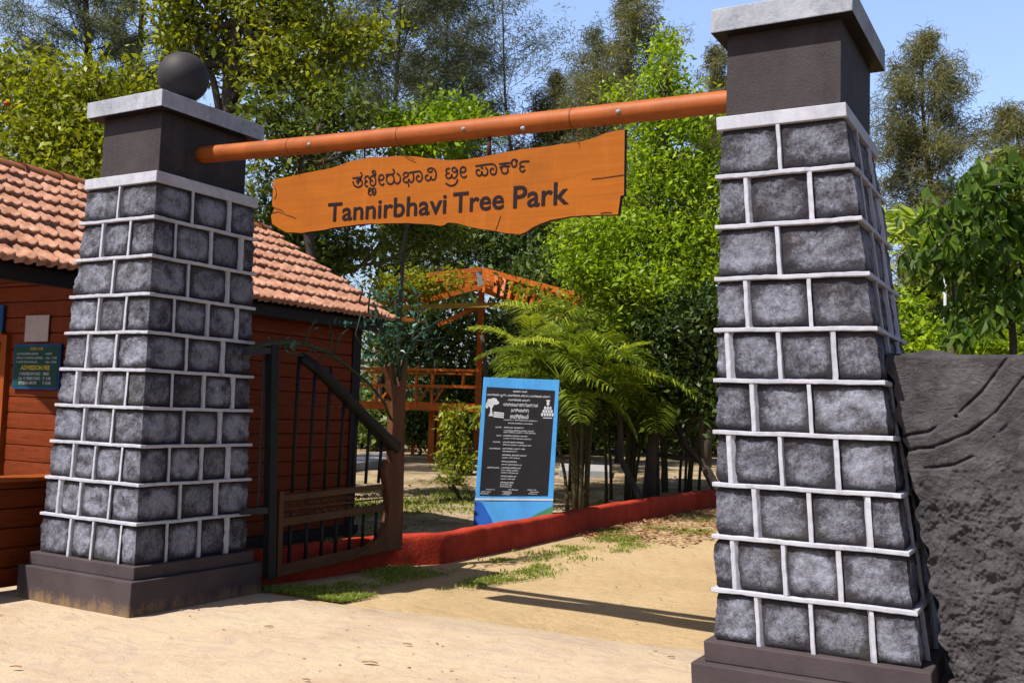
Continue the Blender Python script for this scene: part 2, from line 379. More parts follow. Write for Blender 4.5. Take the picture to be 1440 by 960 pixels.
M['verge'] = mat('dry_verge', (.13, .13, .045), (.16, .12, .06), .8, .95, .8, .02, 12, c3=(.09, .11, .03))

V, F, nx, ny = ground_sheet('ground', -28, 26, -14, 60, .8, -.05, 'verge')
tag(link('ground', V, F, 'verge', smooth=True), None, None, None, 'structure')
Vp, Fp, nx, ny = ground_sheet('sand_path', .2, 8.2, -1.0, 40.2, .25, -.012, 'sand', .008)
e_ = (Vp[:, 0] > 8.1) | (Vp[:, 1] > 40); Vp[e_, 2] = -.09
tag(link('sand_path', Vp, Fp, 'sand', smooth=True), None, None, None, 'structure')
mb = MB()      # the same ground running on to the horizon, as a frame butted to the near sheet
x0, x1, y0, y1, B = -28, V[:, 0].max(), -14, V[:, 1].max(), 600
mb.add([(-B, -B, -.1), (B, -B, -.1), (B, B, -.1), (-B, B, -.1), (x0 + .5, y0 + .5, -.1), (x1 - .5, y0 + .5, -.1), (x1 - .5, y1 - .5, -.1), (x0 + .5, y1 - .5, -.1)],
       [(0, 1, 5, 4), (1, 2, 6, 5), (2, 3, 7, 6), (3, 0, 4, 7)])
tag(mb.build('far_ground', 'soil'), None, None, None, 'structure')
# garden soil, left of the red kerb
kerb_front = [(.36, .80), (.50, 1.6), (.57, 2.35), (.70, 2.72), (.86, 3.0), (.87, 3.8), (.85, 4.75), (.78, 6.0), (.70, 7.4), (.71, 9.4), (.76, 11.5), (.9, 14.5), (1.3, 19.)]
mb = MB(); kb = [(x - .18, y) for x, y in kerb_front]
xs_l = [-1.0, -4, -8, -14, -22, -27]
cols = [kb] + [[(xx, y) for _, y in kb] for xx in xs_l]
vv = []; 
for c in cols:
    for (x, y) in c: vv.append((x, y, .012 + .02 * float(vnoise([x, y, 0], 5))))
L = len(kb); ff = [(a * L + i, a * L + i + 1, (a + 1) * L + i + 1, (a + 1) * L + i) for a in range(len(cols) - 1) for i in range(L - 1)]
mb.add(vv, ff)
yy = [19, 26, 34, 44, 59]; mb.add([(x, y, .0 + .0) for y in yy for x in (1.1, -27)], [(2 * i, 2 * i + 2, 2 * i + 3, 2 * i + 1) for i in range(4)])
tag(mb.build('garden_soil', 'soil', smooth=True), None, None, None, 'structure')
# swept paving apron in front of the gate
mb = MB(); n_ = 60; front = []
for i in range(n_ + 1):
    x = -6 + i * (18 / n_); yb = (.66 + .095 * (x - .7)) if x > .5 else .64
    yb += .035 * math.sin(x * 3.1) + .02 * math.sin(x * 7.7 + 1); front.append((x, yb))
xs = [p[0] for p in front]; rows = []
ysn = [-8, -6, -4, -3, -2, -1, -.3, .3]
for y in ysn: rows.append([(x, y, .0 + .006 * float(vnoise([x, y, 0], 9))) for x in xs])
rows.append([(x, yb - .05, .001) for x, yb in front]); rows.append([(x, yb, -.022) for x, yb in front])
VV = [p for r in rows for p in r]; L = len(xs)
mb.add(VV, [(a * L + i, a * L + i + 1, (a + 1) * L + i + 1, (a + 1) * L + i) for a in range(len(rows) - 1) for i in range(L - 1)])
tag(mb.build('paving', 'apron', smooth=True), None, None, None, 'structure')

# ------------------------------------------------------------------ gate pillars
PL = dict(x=0, y=0, g=0, a=0, top=3.20, tb=.080, s2z=.2489, s1z=.3445, nz=3.6737, cz=3.8003, lx=.2303, ly=-.1006,
          z=[2.861, 2.578, 2.299, 2.022, 1.746, 1.472, 1.196, .919, .639],
          h0=(.5621, .5711), h1=(.3997, .5167), n=(.3222, .4357), c=(.4187, .5253), s1=(.5933, .5919), s2=(.6418, .6464))
PR = dict(x=5.2705, y=.3884, g=-.018, a=.012, top=3.2028, tb=.0735, s2z=.2386, s1z=.3502, nz=3.6747, cz=3.8104, lx=-.2042, ly=-.186,
          z=[2.870, 2.593, 2.308, 2.028, 1.753, 1.473, 1.190, .908, .620],
          h0=(.5431, .545), h1=(.3466, .488), n=(.3091, .4278), c=(.3808, .5093), s1=(.5731, .5779), s2=(.6307, .6391))
LF = [[0.503], [0.325, 0.693], [0.525], [0.38, 0.72], [0.297, 0.64], [0.21, 0.47, 0.8], [0.35, 0.675], [0.273, 0.515, 0.802], [0.162, 0.395, 0.713], [0.333, 0.568, 0.85]]
LR = [[0.345, 0.715], [0.2, 0.542, 0.855], [0.335, 0.725], [0.22, 0.537, 0.828], [0.35, 0.7], [0.235, 0.525, 0.81], [0.352, 0.695], [0.242, 0.53, 0.787], [0.352, 0.682], [0.253, 0.537, 0.795]]
RF = [[0.482], [0.225, 0.685], [0.435], [0.208, 0.62], [0.083, 0.408, 0.74], [0.235, 0.573], [0.093, 0.388, 0.698], [0.235, 0.53, 0.833], [0.112, 0.38, 0.66], [0.233, 0.503, 0.79]]
def pillar(D, JF, JR, label, seed):
    ca, sa = math.cos(D['a']), math.sin(D['a'])
    def W(x, y, z):          # pillar frame -> world, with the shaft's slight lean
        x, y, z = np.broadcast_arrays(x, y, z); q = np.clip(z, 0, 3.2) / 3.2
        return np.stack([D['x'] + D['lx'] * q + ca * x - sa * y, D['y'] + D['ly'] * q + sa * x + ca * y, z + D['g']], -1)
    base = (D['x'], D['y'], D['g'])
    r = root('gate_pillar', label, 'pillar', base, 'gate pillars')
    def hw(z):
        t = (z - D['s1z']) / (D['top'] - D['s1z']); return [D['h0'][i] + (D['h1'][i] - D['h0'][i]) * t for i in (0, 1)]
    def slab(z0, z1, h0, h1=None, mbx=None, jit=0):
        h1 = h1 or h0; P = []
        for z, h in ((z0, h0), (z1, h1)):
            for i, j in ((-1, -1), (1, -1), (1, 1), (-1, 1)): P.append(W(i * h[0], j * h[1], z))
        return (mbx or MB()).hexa(P)
    # plinth of two steps (vertical, so without lean)
    lx, ly = D['lx'], D['ly']; 
    slab(-.1, D['s2z'], D['s2']).build('plinth_step', 'plinth', r, bevel=.008)
    slab(D['s2z'] + .0, D['s1z'], D['s1']).build('plinth_step', 'plinth', r, bevel=.008)
    slab(D['top'] + .0, D['nz'], D['n']).build('neck', 'dark_paint', r, bevel=.004)
    cp = slab(D['nz'], D['cz'], D['c']).build('cap', ['cap_paint', 'black'], r, bevel=.006); cp.data.polygons[0].material_index = 1
    zs = [D['top'] - D['tb']] + D['z'] + [D['s1z']]
    mo = MB()
    # thick top band and thin belt courses
    slab(D['top'] - D['tb'], D['top'], hw(D['top']), None, mo)
    hr = np.random.default_rng(seed)
    for z in D['z']:
        h = hw(z); n = 26; t = .0118
        for (ax, sgn) in (('x', -1), ('y', 1), ('x', 1), ('y', -1)):
            # hand-trowelled ridge strip on each face, with a slightly wavy edge
            pts = []; 
            for k in range(n + 1):
                u = -1 + 2 * k / n
                wob = hr.normal() * .0012; wob2 = hr.normal() * .0006 + .0012 * math.sin(k * .45 + z * 40)
                if hr.random() < .035: wob -= .009
                e = 1.0 + (wob / h[0] if 0 < k < n else 0)
                pts.append((u, e, wob2, t + hr.normal() * .0005))
            V = []; F = []
            for (u, e, dz, tt) in pts:
                for (inn, zz) in ((0, -tt), (1, -tt), (1, tt), (0, tt)):
                    hx, hy = h
                    if ax == 'x': x = u * hx if inn else u * (hx - .09); y = sgn * (hy * e if inn else hy - .09)
                    else: y = u * hy if inn else u * (hy - .09); x = sgn * (hx * e if inn else hx - .09)
                    V.append(W(x, y, z + dz + zz))
            for k in range(n):
                for q in range(4):
                    F.append((k * 4 + q, k * 4 + (q + 1) % 4, k * 4 + 4 + (q + 1) % 4, k * 4 + 4 + q))
            mo.add(V, F)
    # faces: front(-y), right(+x), back(+y), left(-x)
    def mirror(J): return [[round(1 - v, 3) for v in row[::-1]] for row in J]
    faces = [(JF, 0), (JR, 1), (mirror(JF), 2), (mirror(JR), 3)]
    inset = .034
    Vs = []; Fs = []; Cs = []; Bs = []
    def face_pt(fi, u, z, prot):   # u in -1..1 along the face left to right seen from outside; prot = inset from mortar face
        h = hw(z); hx, hy = h[0] - prot, h[1] - prot; o1 = u * 0 + 1
        return {0: (u * hx, -hy * o1), 1: (hx * o1, u * hy), 2: (-u * hx, hy * o1), 3: (-hx * o1, -u * hy)}[fi]
    for J, fi in faces:
        for i in range(10):
            zt, zb = zs[i] - (.0 if i == 0 else .012), zs[i + 1] + (.012 if i < 9 else 0)
            row = J[i]
            for f in row:       # vertical ridges
                u = -1 + 2 * f; h = hw((zt + zb) / 2); hl = h[0] if fi in (0, 2) else h[1]; du = .0165 / hl
                hm = hl; wv = .0118 * (1 + hr.normal() * .06); ns = 8; V = []; F = []; ph_ = hr.random() * 6
                for q in range(ns + 1):
                    z = zb + (zt - zb) * q / ns; hz = hw(z); hz = hz[0] if fi in (0, 2) else hz[1]; uc = u * hm + .0006 * math.sin(q * 1.1 + ph_)
                    w1, w2 = wv + hr.normal() * .0005, wv + hr.normal() * .0005; pr0 = .004 + abs(hr.normal()) * .0012 
                    for dd, pr in ((-w1, pr0), (w2, pr0), (w2, .10), (-w1, .10)):
                        x, y = face_pt(fi, (uc + dd) / hz, z, pr); V.append(W(x, y, z))
                for q in range(ns):
                    for e in range(4): F.append((q * 4 + e, q * 4 + (e + 1) % 4, q * 4 + 4 + (e + 1) % 4, q * 4 + 4 + e))
                mo.add(V, F)
            ed = [0.] + list(row) + [1.]
            for k in range(len(ed) - 1):
                u0, u1 = -1 + 2 * ed[k], -1 + 2 * ed[k + 1]; nu = max(12, int(54 * (u1 - u0) / .9)); nv = 26
                o = len(Vs); sd = hr.random() * 50; bul = .008 + .009 * hr.random()
                v, a = np.meshgrid(np.linspace(0, 1, nv + 1), np.linspace(0, 1, nu + 1), indexing='ij')
                z = zb + (zt - zb) * v; fv = 1 - np.abs(2 * v - 1) ** 9; fu = 1 - np.abs(2 * a - 1) ** 11
                hc = (D['h0'][0 if fi in (0, 2) else 1] + (D['h1'][0 if fi in (0, 2) else 1] - D['h0'][0 if fi in (0, 2) else 1]) * (z - D['s1z']) / (D['top'] - D['s1z']))
                zm = (zb + zt) / 2; hm = (D['h0'][0 if fi in (0, 2) else 1] + (D['h1'][0 if fi in (0, 2) else 1] - D['h0'][0 if fi in (0, 2) else 1]) * (zm - D['s1z']) / (D['top'] - D['s1z']))
                U0 = u0 if k == 0 else u0 * hm / hc; U1 = u1 if k == len(ed) - 2 else u1 * hm / hc
                u = U0 + (U1 - U0) * a
                cl = (k == 0) & (a < .5); cr = (k == len(ed) - 2) & (a > .5); side = cl | cr
                fu = np.where(side, 1., fu)
                x, y = face_pt(fi, u, z, inset); wp = W(x, y, z)
                p3 = np.where(side, .014, bul)
                hgt = (p3 + .0055 * vnoise(wp * 11, seed, 4, .6) + .0035 * vnoise(wp * 45, seed + 1, 3, .6)) * fu * fv
                x, y = face_pt(fi, u, z, inset - hgt); Vs.extend([tuple(q) for q in W(x, y, z).reshape(-1, 3)])
                ce = np.minimum((1 - np.abs(2 * a - 1)) * 1.5, 1) * np.minimum((1 - np.abs(2 * v - 1)) * 1.5, 1)
                ce = np.where(side, np.maximum(ce, .5 * np.minimum((1 - np.abs(2 * v - 1)) * 1.6, 1)), ce)
                Cs.extend(ce.ravel().tolist()); Bs.extend([.62 + .5 * hr.random()] * ce.size)
                for jv in range(nv):
                    for ju in range(nu):
                        q = o + jv * (nu + 1) + ju; Fs.append((q, q + 1, q + nu + 2, q + nu + 1))
    link('stone_facing', np.array(Vs), Fs, 'stone', r, smooth=True, attr={'centre': ('POINT', Cs), 'brush': ('POINT', Bs)})
    mo.build('mortar_ridges', 'mortar', r, bevel=.004)
    slab(D['s1z'], D['top'] - .02, [h - .09 for h in hw(D['s1z'])], [h - .09 for h in hw(D['top'])]).build('core', 'dark_paint', r)
    return r, W
pl, WL = pillar(PL, LF, LR, 'tapering black stone gate pillar with a dark ball on its cap', 11)
pr, WR = pillar(PR, RF, mirror_ := [[.3, .7], [.2, .5, .8], [.33, .68], [.22, .55, .8], [.35, .7], [.25, .52, .8], [.33, .68], [.24, .5, .78], [.33, .7], [.22, .52, .8]],
                'tapering black stone gate pillar without a ball, joined to the rough rock wall', 23)
# ball finial on its collar
bc = WL(0.03, .0, 3.2); bc[2] = 4.10
def sphere(c, r, nu=40, nv=24, sq=1.0):
    V = []; F = []
    for j in range(nv + 1):
        t = math.pi * j / nv
        for i in range(nu):
            p = 2 * math.pi * i / nu; V.append((c[0] + r * math.sin(t) * math.cos(p), c[1] + r * math.sin(t) * math.sin(p), c[2] + sq * r * math.cos(t)))
    for j in range(nv):
        for i in range(nu): F.append((j * nu + i, j * nu + (i + 1) % nu, (j + 1) * nu + (i + 1) % nu, (j + 1) * nu + i)[::-1])
    return V, F
V, F = sphere(bc, .198); bl = link('ball_finial', np.array(V), F, 'ball_paint', pl, smooth=True)
MB().tube([(bc[0], bc[1], 3.80), (bc[0], bc[1], 3.88), (bc[0], bc[1], 3.95)], [.16, .12, .10], 24).build('collar', 'ball_paint', bl, smooth=True)

# ------------------------------------------------------------------ cross pole and hanging sign
YP = -.14
pA = np.array([.5, YP, on(274, 219, 'y', YP)[2]]); pA[0] = .50
pB = np.array([4.86, YP, on(1021, 143, 'y', YP)[2] - .004])
t = root('cross_pole', 'long orange pole running from pillar to pillar above the hanging board', 'pole', pA)
n = 40; pts = [pA + (pB - pA) * i / n + np.array([0, 0, -.012 * math.sin(math.pi * i / n)]) for i in range(n + 1)]
MB().tube(pts, .064, 28).build('tube', 'pole', t, smooth=True)
def pole_at(px):
    best = min(pts, key=lambda p: abs(720 + FPX * ((p - CAM) @ CR) / ((p - CAM) @ CF) - px)); return best
for px in (418, 560, 812):
    c = pole_at(px); MB().tube([c - np.array([.003, 0, 0]), c + np.array([.003, 0, 0])], .0650, 24).build('wire_loop', 'rust', t, smooth=True)
for px, dy, dz in ((447, -.055, -.012), (526, -.02, .066), (655, -.058, -.012), (743, -.05, -.045), (886, -.06, -.008)):
    c = pole_at(px) + np.array([0, dy, dz]); V, F = sphere(c, .017, 12, 8, .8); kb_ = link('white_knob', np.array(V), F, 'cap_paint', t, smooth=True)

sign_px = [(384, 253), (424, 244.5), (464, 237), (478, 232.5), (493, 226.5), (525, 221), (560, 219.3), (583, 220), (600, 222.5), (623, 225), (645, 225.5), (659, 224), (678, 220.5), (695, 217), (731, 210.5), (775, 205), (818, 199), (834, 194), (850, 188), (878.5, 181.6),
           (877.4, 274.7), (872.7, 275.5), (869, 302), (836, 302.3), (803, 304), (774.5, 309), (760, 314.5), (749, 320), (740, 325.5), (731, 329), (712, 328), (695, 325), (676, 321.5), (659, 318), (640, 313.5), (630, 312.5), (624, 317), (619, 318), (606, 315.5), (572, 314), (543, 314), (514, 315), (490, 317), (467.5, 320.5), (446, 324.5), (424, 327.5), (402.5, 327), (392, 321), (382.6, 314.5), (381, 303.6), (386, 293), (382.6, 289), (383.7, 267.5)]
YS = -.16
out = [on(x, y, 'y', YS) for x, y in sign_px]
sg = root('hanging_sign', 'large orange wooden name board with wavy edges hung from the cross pole', 'sign', (2.8, YS, 2.9))
# wavy refinement of the outline so the cut reads as hand sawn
ref = []
for i in range(len(out)):
    a, b = out[i], out[(i + 1) % len(out)]; k = max(1, int(np.linalg.norm(b - a) / .05))
    for j in range(k): ref.append(a + (b - a) * j / k + np.array([0, 0, random.gauss(0, .0012)]))
mb = MB(); mb.prism(ref, (0, .036, 0))
bd = mb.build('board', ['signwood', 'black'], sg)
for p in bd.data.polygons[1:]: p.material_index = 1
def strokes(name, lines, m, parent, plane_pt, off, width, proud=.0025, closed=False):
    """painted strokes with round ends, as thin ribbons standing just proud of the board"""
    mb = MB(); o = np.array(off, float)
    for ln in lines:
        P = [plane_pt(*q) for q in ln]
        # smooth by Catmull-Rom
        Q = []
        if len(P) > 2:
            for i in range(len(P) - 1):
                p0 = P[max(i - 1, 0)]; p1 = P[i]; p2 = P[i + 1]; p3 = P[min(i + 2, len(P) - 1)]
                for s in range(5):
                    t = s / 5; Q.append(.5 * ((2 * p1) + (-p0 + p2) * t + (2 * p0 - 5 * p1 + 4 * p2 - p3) * t * t + (-p0 + 3 * p1 - 3 * p2 + p3) * t ** 3))
            Q.append(P[-1])
        else: Q = P
        ring = []
        nn = np.array([0, -1., 0]) if abs(o[1]) >= abs(o[0]) else o / np.linalg.norm(o)
        Lr = []; Rr = []
        for i, p in enumerate(Q):
            d = Q[min(i + 1, len(Q) - 1)] - Q[max(i - 1, 0)]; d = d / (np.linalg.norm(d) + 1e-9); s = np.cross(nn, d); s /= np.linalg.norm(s)
            Lr.append(p + s * width / 2); Rr.append(p - s * width / 2)
        V = []; 
        for a, b in zip(Lr, Rr): V += [a + o * proud, b + o * proud, b, a]
        F = []
        for i in range(len(Q) - 1):
            for q in range(4): F.append((i * 4 + q, i * 4 + (q + 1) % 4, i * 4 + 4 + (q + 1) % 4, i * 4 + 4 + q))
        mb.add(V, F)
        for e, sgn in ((Q[0], 0), (Q[-1], 1)):
            nb = 10; d1 = Lr[0 if not sgn else -1] - e; d2 = np.cross(nn, d1)
            disc = [e + d1 * math.cos(2 * math.pi * k / nb) + d2 * math.sin(2 * math.pi * k / nb) for k in range(nb)]
            mb.prism([q + o * (proud + .0004 + .0002 * random.random()) for q in disc], -o * (proud * .8))
    return mb.build(name, m, parent)
K = []
def crop(ox, oy, lines):
    for ln in lines: K.append([(ox + x / 16, oy + y / 16) for x, y in ln])
crop(490, 228, [[(105, 362), (190, 352), (265, 345), (298, 320), (303, 280), (278, 240)],
                [(265, 345), (280, 375), (265, 410), (235, 440), (215, 470), (190, 445), (200, 405), (245, 385), (290, 410), (312, 470), (290, 530), (225, 562), (165, 545), (118, 500), (108, 445)],
                [(430, 545), (385, 530), (372, 480), (390, 440), (425, 435), (388, 415), (372, 370), (395, 325), (445, 322), (478, 380), (510, 330), (560, 308), (602, 350), (615, 430), (600, 500), (550, 535), (500, 500), (490, 440), (520, 405), (545, 425)],
                [(560, 308), (605, 300), (612, 245), (590, 200), (550, 200), (540, 240), (575, 262)],
                [(505, 742), (455, 715), (455, 665), (492, 650), (455, 625), (470, 592), (510, 592), (532, 640), (555, 600), (590, 592), (614, 640), (610, 700), (580, 733), (540, 715), (545, 672), (580, 668)],
                [(700, 400), (760, 398), (797, 350), (780, 300), (740, 287), (700, 310), (682, 380), (693, 450), (725, 500), (770, 517), (798, 488)],
                [(850, 286), (930, 278), (1000, 270), (1030, 235), (1030, 195), (1003, 168)],
                [(900, 290), (862, 345), (862, 430), (905, 485), (965, 492), (1010, 455), (1028, 390), (1012, 325), (975, 285)],
                [(1022, 410), (1045, 455), (1100, 482), (1150, 450), (1170, 380), (1150, 300), (1098, 258)]])
crop(560, 224, [[(118, 362), (130, 315), (178, 297), (222, 325), (215, 375), (165, 402), (120, 432), (115, 480), (160, 518), (215, 510), (240, 450), (258, 500), (292, 513), (333, 488), (350, 420), (335, 310)],
                [(250, 302), (350, 287), (470, 272), (520, 310), (540, 380), (530, 450), (490, 498), (440, 488), (412, 440), (420, 392), (450, 366), (470, 385)],
                [(235, 560), (237, 606)],
                [(665, 352), (625, 372), (612, 420), (640, 468), (690, 475), (725, 440), (738, 390), (745, 440), (780, 462), (825, 445), (850, 385), (850, 300), (812, 230), (750, 197), (690, 212), (662, 252), (692, 283), (740, 283), (765, 258)]])
crop(620, 218, [[(190, 302), (140, 312), (117, 355), (140, 398), (182, 408)], [(140, 400), (116, 450), (130, 508), (190, 522), (235, 490), (245, 435), (250, 490), (292, 518), (340, 490), (370, 420), (360, 340), (318, 287), (270, 290), (255, 338), (290, 383), (340, 370), (372, 345)],
                [(120, 640), (175, 678), (240, 690), (310, 668), (358, 612), (375, 555)],
                [(450, 382), (520, 385), (558, 340), (548, 290), (500, 267), (455, 300), (436, 370), (450, 450), (500, 503), (545, 497), (570, 470)]])
crop(665, 215, [[(70, 298), (160, 283), (250, 270), (350, 256), (440, 252), (500, 282), (530, 350), (522, 440), (480, 485), (420, 475), (392, 420), (405, 367), (440, 347), (462, 372)],
                [(150, 385), (100, 382), (76, 430), (95, 488), (145, 513), (190, 488), (203, 420), (215, 488), (270, 508), (318, 480), (330, 400), (290, 335)], [(190, 330), (222, 340)],
                [(600, 252), (730, 235), (860, 220), (885, 170), (930, 147), (975, 160), (1000, 182)], [(880, 235), (880, 285), (920, 315), (970, 292), (985, 245), (965, 205)],
                [(612, 332), (680, 300), (820, 298)], [(655, 320), (640, 390), (670, 448), (720, 465), (775, 440), (790, 380), (770, 318)], [(722, 238), (722, 300)],
                [(1258, 190), (1150, 192), (1078, 212), (1056, 258), (1088, 300), (1148, 306)], [(1088, 300), (1056, 345), (1072, 400), (1120, 425), (1168, 388)]])
strokes('kannada_lettering', K, 'letter', sg, lambda x, y: on(x, y, 'y', YS - .001), (0, -1, 0), .0105)

def text_mesh(s, extrude=0.0, bold=0.0, align='LEFT', spacing=1.0):
    c = bpy.data.curves.new('txt', 'FONT'); c.body = s; c.size = 1; c.extrude = extrude; c.offset = bold; c.align_x = align; c.space_character = spacing
    c.resolution_u = 3
    o = bpy.data.objects.new('txt', c); COL.objects.link(o)
    dg = bpy.context.evaluated_depsgraph_get(); dg.update()
    me = bpy.data.meshes.new_from_object(o.evaluated_get(dg)); bpy.data.objects.remove(o)
    V = np.array([v.co[:] for v in me.vertices]).reshape(-1, 3); F = [tuple(p.vertices) for p in me.polygons]
    return V, F
def put_text(name, parts, m, parent):
    """parts: (text, origin, xdir*width vector, ydir*capheight vector, normal*proud, bold) joined into one mesh"""
    mb = MB()
    for s, o, xv, yv, nv, bold in parts:
        V, F = text_mesh(s, .01, bold)
        if len(V) == 0: continue
        cap = .63
        x0, x1 = V[:, 0].min(), V[:, 0].max()
        q = np.array(o)[None] + ((V[:, 0] - x0) / (x1 - x0))[:, None] * np.array(xv)[None] + (V[:, 1] / cap)[:, None] * np.array(yv)[None] + (V[:, 2] / .01 * .5 + .5)[:, None] * np.array(nv)[None]
        mb.add(q, F)
    return mb.build(name, m, parent)
parts = []
for s, a, b, capt in (('Tannirbhavi', (460.5, 311.5), (627.5, 299.5), (465, 288)), ('Tree', (636.5, 299), (708.5, 293), (641, 273.5)), ('Park', (721.5, 292.3), (799.5, 286), (725, 264.5))):
    A = on(*a, 'y', YS - .001); Bp = on(*b, 'y', YS - .001); Cp = on(*capt, 'y', YS - .001)
    parts.append((s, A, Bp - A, (0, 0, (Cp - A)[2] * 1.0), (0, -.003, 0), .013))
for p_ in parts: put_text('lettering', [p_], 'letter', sg)
# cracks and the chipped left end
for ln_ in ([(386, 292), (396, 296), (402, 302), (412, 305), (416, 308)], [(832, 252), (850, 250), (877, 246)], [(704, 304), (700, 316), (697, 324)], [(381.5, 300), (392, 298), (398, 301)], [(386, 262), (389, 272), (386, 280)], [(845, 300), (852, 299), (860, 299)]):
    strokes('crack', [ln_], 'black', sg, lambda x, y: on(x, y, 'y', YS - .001), (0, -1, 0), .003)
for (x, y0, y1) in ((688, 189, 217), (513, 207, 222), (455, 215, 238), (849, 165, 188)):
    a = on(x, y0, 'y', YS + .02); b = on(x, y1 + 3, 'y', YS + .02); MB().tube([a, b], .013 if x == 688 else .006, 8).build('hanger_rod', 'rust', sg, smooth=True)
for pts_ in ([(561, 206), (566, 214), (572, 220), (583, 225)], [(418, 214), (418, 230), (419, 245)], [(812, 175), (812, 190), (813, 203)]):
    MB().tube([on(x, y, 'y', YS - .012) for x, y in pts_], .0025, 5).build('tie_wire', 'rust', sg)

# ------------------------------------------------------------------ red kerb wall
mb = MB(); sec = []
fine = []
for i in range(len(kerb_front) - 1):
    a, b = np.array(kerb_front[i]), np.array(kerb_front[i + 1]); k = max(2, int(np.linalg.norm(b - a) / .07))
    for j in range(k): fine.append(a + (b - a) * j / k)
fine.append(np.array(kerb_front[-1]))
V = []; prof = [(0, -.05), (0.0, .04), (.0, .10), (.001, .16), (.003, .225), (.008, .268), (.024, .286), (.09, .292), (.155, .288), (.174, .27), (.18, .2), (.18, -.05)]
for i, p in enumerate(fine):
    d = fine[min(i + 1, len(fine) - 1)] - fine[max(i - 1, 0)]; d /= np.linalg.norm(d); nrm = np.array([-d[1], d[0]])
    for (w_, z) in prof:
        q = np.array([p[0] + nrm[0] * w_, p[1] + nrm[1] * w_, z]); nz = float(vnoise(q * 7, 31, 3))
        q[2] += .007 * nz if z > .2 else 0; q[0] += .006 * nz if z > 0 and w_ < .1 else 0; V.append(q)
L = len(prof); F = [(i * L + k, (i + 1) * L + k, (i + 1) * L + k + 1, i * L + k + 1) for i in range(len(fine) - 1) for k in range(L - 1)]
F.append(tuple(range(L))); 
kb_o = link('kerb_wall', np.array(V), F, 'kerb', smooth=True)
tag(kb_o, 'low rough red plastered kerb wall along the sandy path', 'kerb')

# ------------------------------------------------------------------ rough rock wall on the right
cr_lines = [[(1415, 504), (1380, 550), (1340, 588), (1305, 607), (1270, 614)], [(1440, 530), (1400, 580), (1360, 610), (1310, 630), (1262, 634)], [(1440, 580), (1400, 612), (1372, 640), (1340, 655), (1300, 660)]]
crw = []
for ln in cr_lines:
    P = [on(x, y, 'y', -.02)[[0, 2]] for x, y in ln]; crw.append(P)
nu, nv = 620, 360
ZZ, AA = np.meshgrid(np.linspace(0, 1, nv + 1), np.linspace(0, 1, nu + 1), indexing='ij')
z = -.05 + 1.95 * ZZ
xl = 5.90 - (z - .26) * .20 + .012 * np.sin(z * 23) + .01 * np.sin(z * 51)
x = xl + (9.0 - xl) * AA ** 1.9
p = np.stack([x, np.zeros_like(x), z], -1)
# smooth draped upper area, knobbly lower area
e = 1.06 + .50 * (x - 5.65) - .1 * np.sin(x * 4) + .06 * vnoise(p * 4, 40, 2); k = 1 / (1 + np.exp(np.clip((z - e) * 14, -30, 30)))
sm = vnoise(p * 6, 43, 3); fi = vnoise(p * 17, 47, 3); f2 = vnoise(p * 45, 48, 2)
ridge = 1 - np.abs(np.clip(fi, -1, 1)); ridge2 = 1 - np.abs(np.clip(f2, -1, 1))
y = -.030 * vnoise(p * 1.6, 41, 2) - (.005 + .008 * k) * sm - (.0015 + .016 * k) * vnoise(p * 15, 71, 4, .62) - (.0008 + .005 * k) * vnoise(p * 60, 73, 3, .65) - .035 * k
y -= .004 * (1 - k) * vnoise(p * np.array([5, 5, 12]), 44, 3)
pp = np.stack([x, z], -1)
for ln in crw:
    best = np.full(x.shape, 9.); sg_ = np.zeros(x.shape)
    for i in range(len(ln) - 1):
        a_, b_ = ln[i], ln[i + 1]; ab = b_ - a_; t_ = np.clip(((pp - a_) @ ab) / (ab @ ab), 0, 1); q_ = a_ + ab * t_[..., None]; w_ = .010 * vnoise(p * 10, 51, 3)
        dd = np.linalg.norm(pp - q_ + w_[..., None], axis=-1); m_ = dd < best; best = np.where(m_, dd, best); sg_ = np.where(m_, pp[..., 1] - q_[..., 1], sg_)
    y += .038 * np.exp(-(best / .0075) ** 2) * (.85 + .25 * vnoise(p * 6, 99, 2)) + np.where(sg_ < 0, -.018 * np.exp(-best / .06), .0)
y += np.where(ZZ > .985, .05 * ((ZZ - .985) / .015) ** 2, 0) + np.where(AA < .012, .03 * (.012 - AA) / .012, 0)
zt_ = z + np.where(ZZ == 1, .012 * np.sin(x * 9) + .008 * np.sin(x * 23), 0)
V = [tuple(q) for q in np.stack([x, y, zt_], -1).reshape(-1, 3)]
o = len(V)
for i in range(nu + 1): V.append((V[nv * (nu + 1) + i][0], .42, 1.88))
for i in range(nu + 1): V.append((V[i][0], .45, -.05))
L = nu + 1
F = [(j * L + i, j * L + i + 1, (j + 1) * L + i + 1, (j + 1) * L + i) for j in range(nv) for i in range(nu)]
F += [(nv * L + i, nv * L + i + 1, o + i + 1, o + i) for i in range(nu)] + [(o + i, o + i + 1, o + L + i + 1, o + L + i) for i in range(nu)]
F.append(tuple([j * L for j in range(nv + 1)] + [o, o + L])[::-1])
M['rock'] = mat('charcoal_rock_paint', (.185, .172, .188), (.085, .076, .086), 6, .7, 1., .012, 40, c3=(.29, .275, .29), dirt=.7)
mt_ = M['rock']; n_r = mt_.node_tree; b_r = n_r.nodes['Principled BSDF']
h1 = noise(n_r, 11, 10, .72, .8, coord=coords(n_r, (1.0, 1, 1.6))); h2 = noise(n_r, 42, 8, .75, .5, coord=coords(n_r))
bump(n_r, b_r, math_(n_r, 'ADD', math_(n_r, 'MULTIPLY', h1.outputs[0], 1.0), math_(n_r, 'MULTIPLY', h2.outputs[0], .45)), .9, .045)
tag(link('rock_wall', np.array(V), F, 'rock', smooth=True), 'rough charcoal artificial rock wall with curved cracks beside the pillar', 'wall')

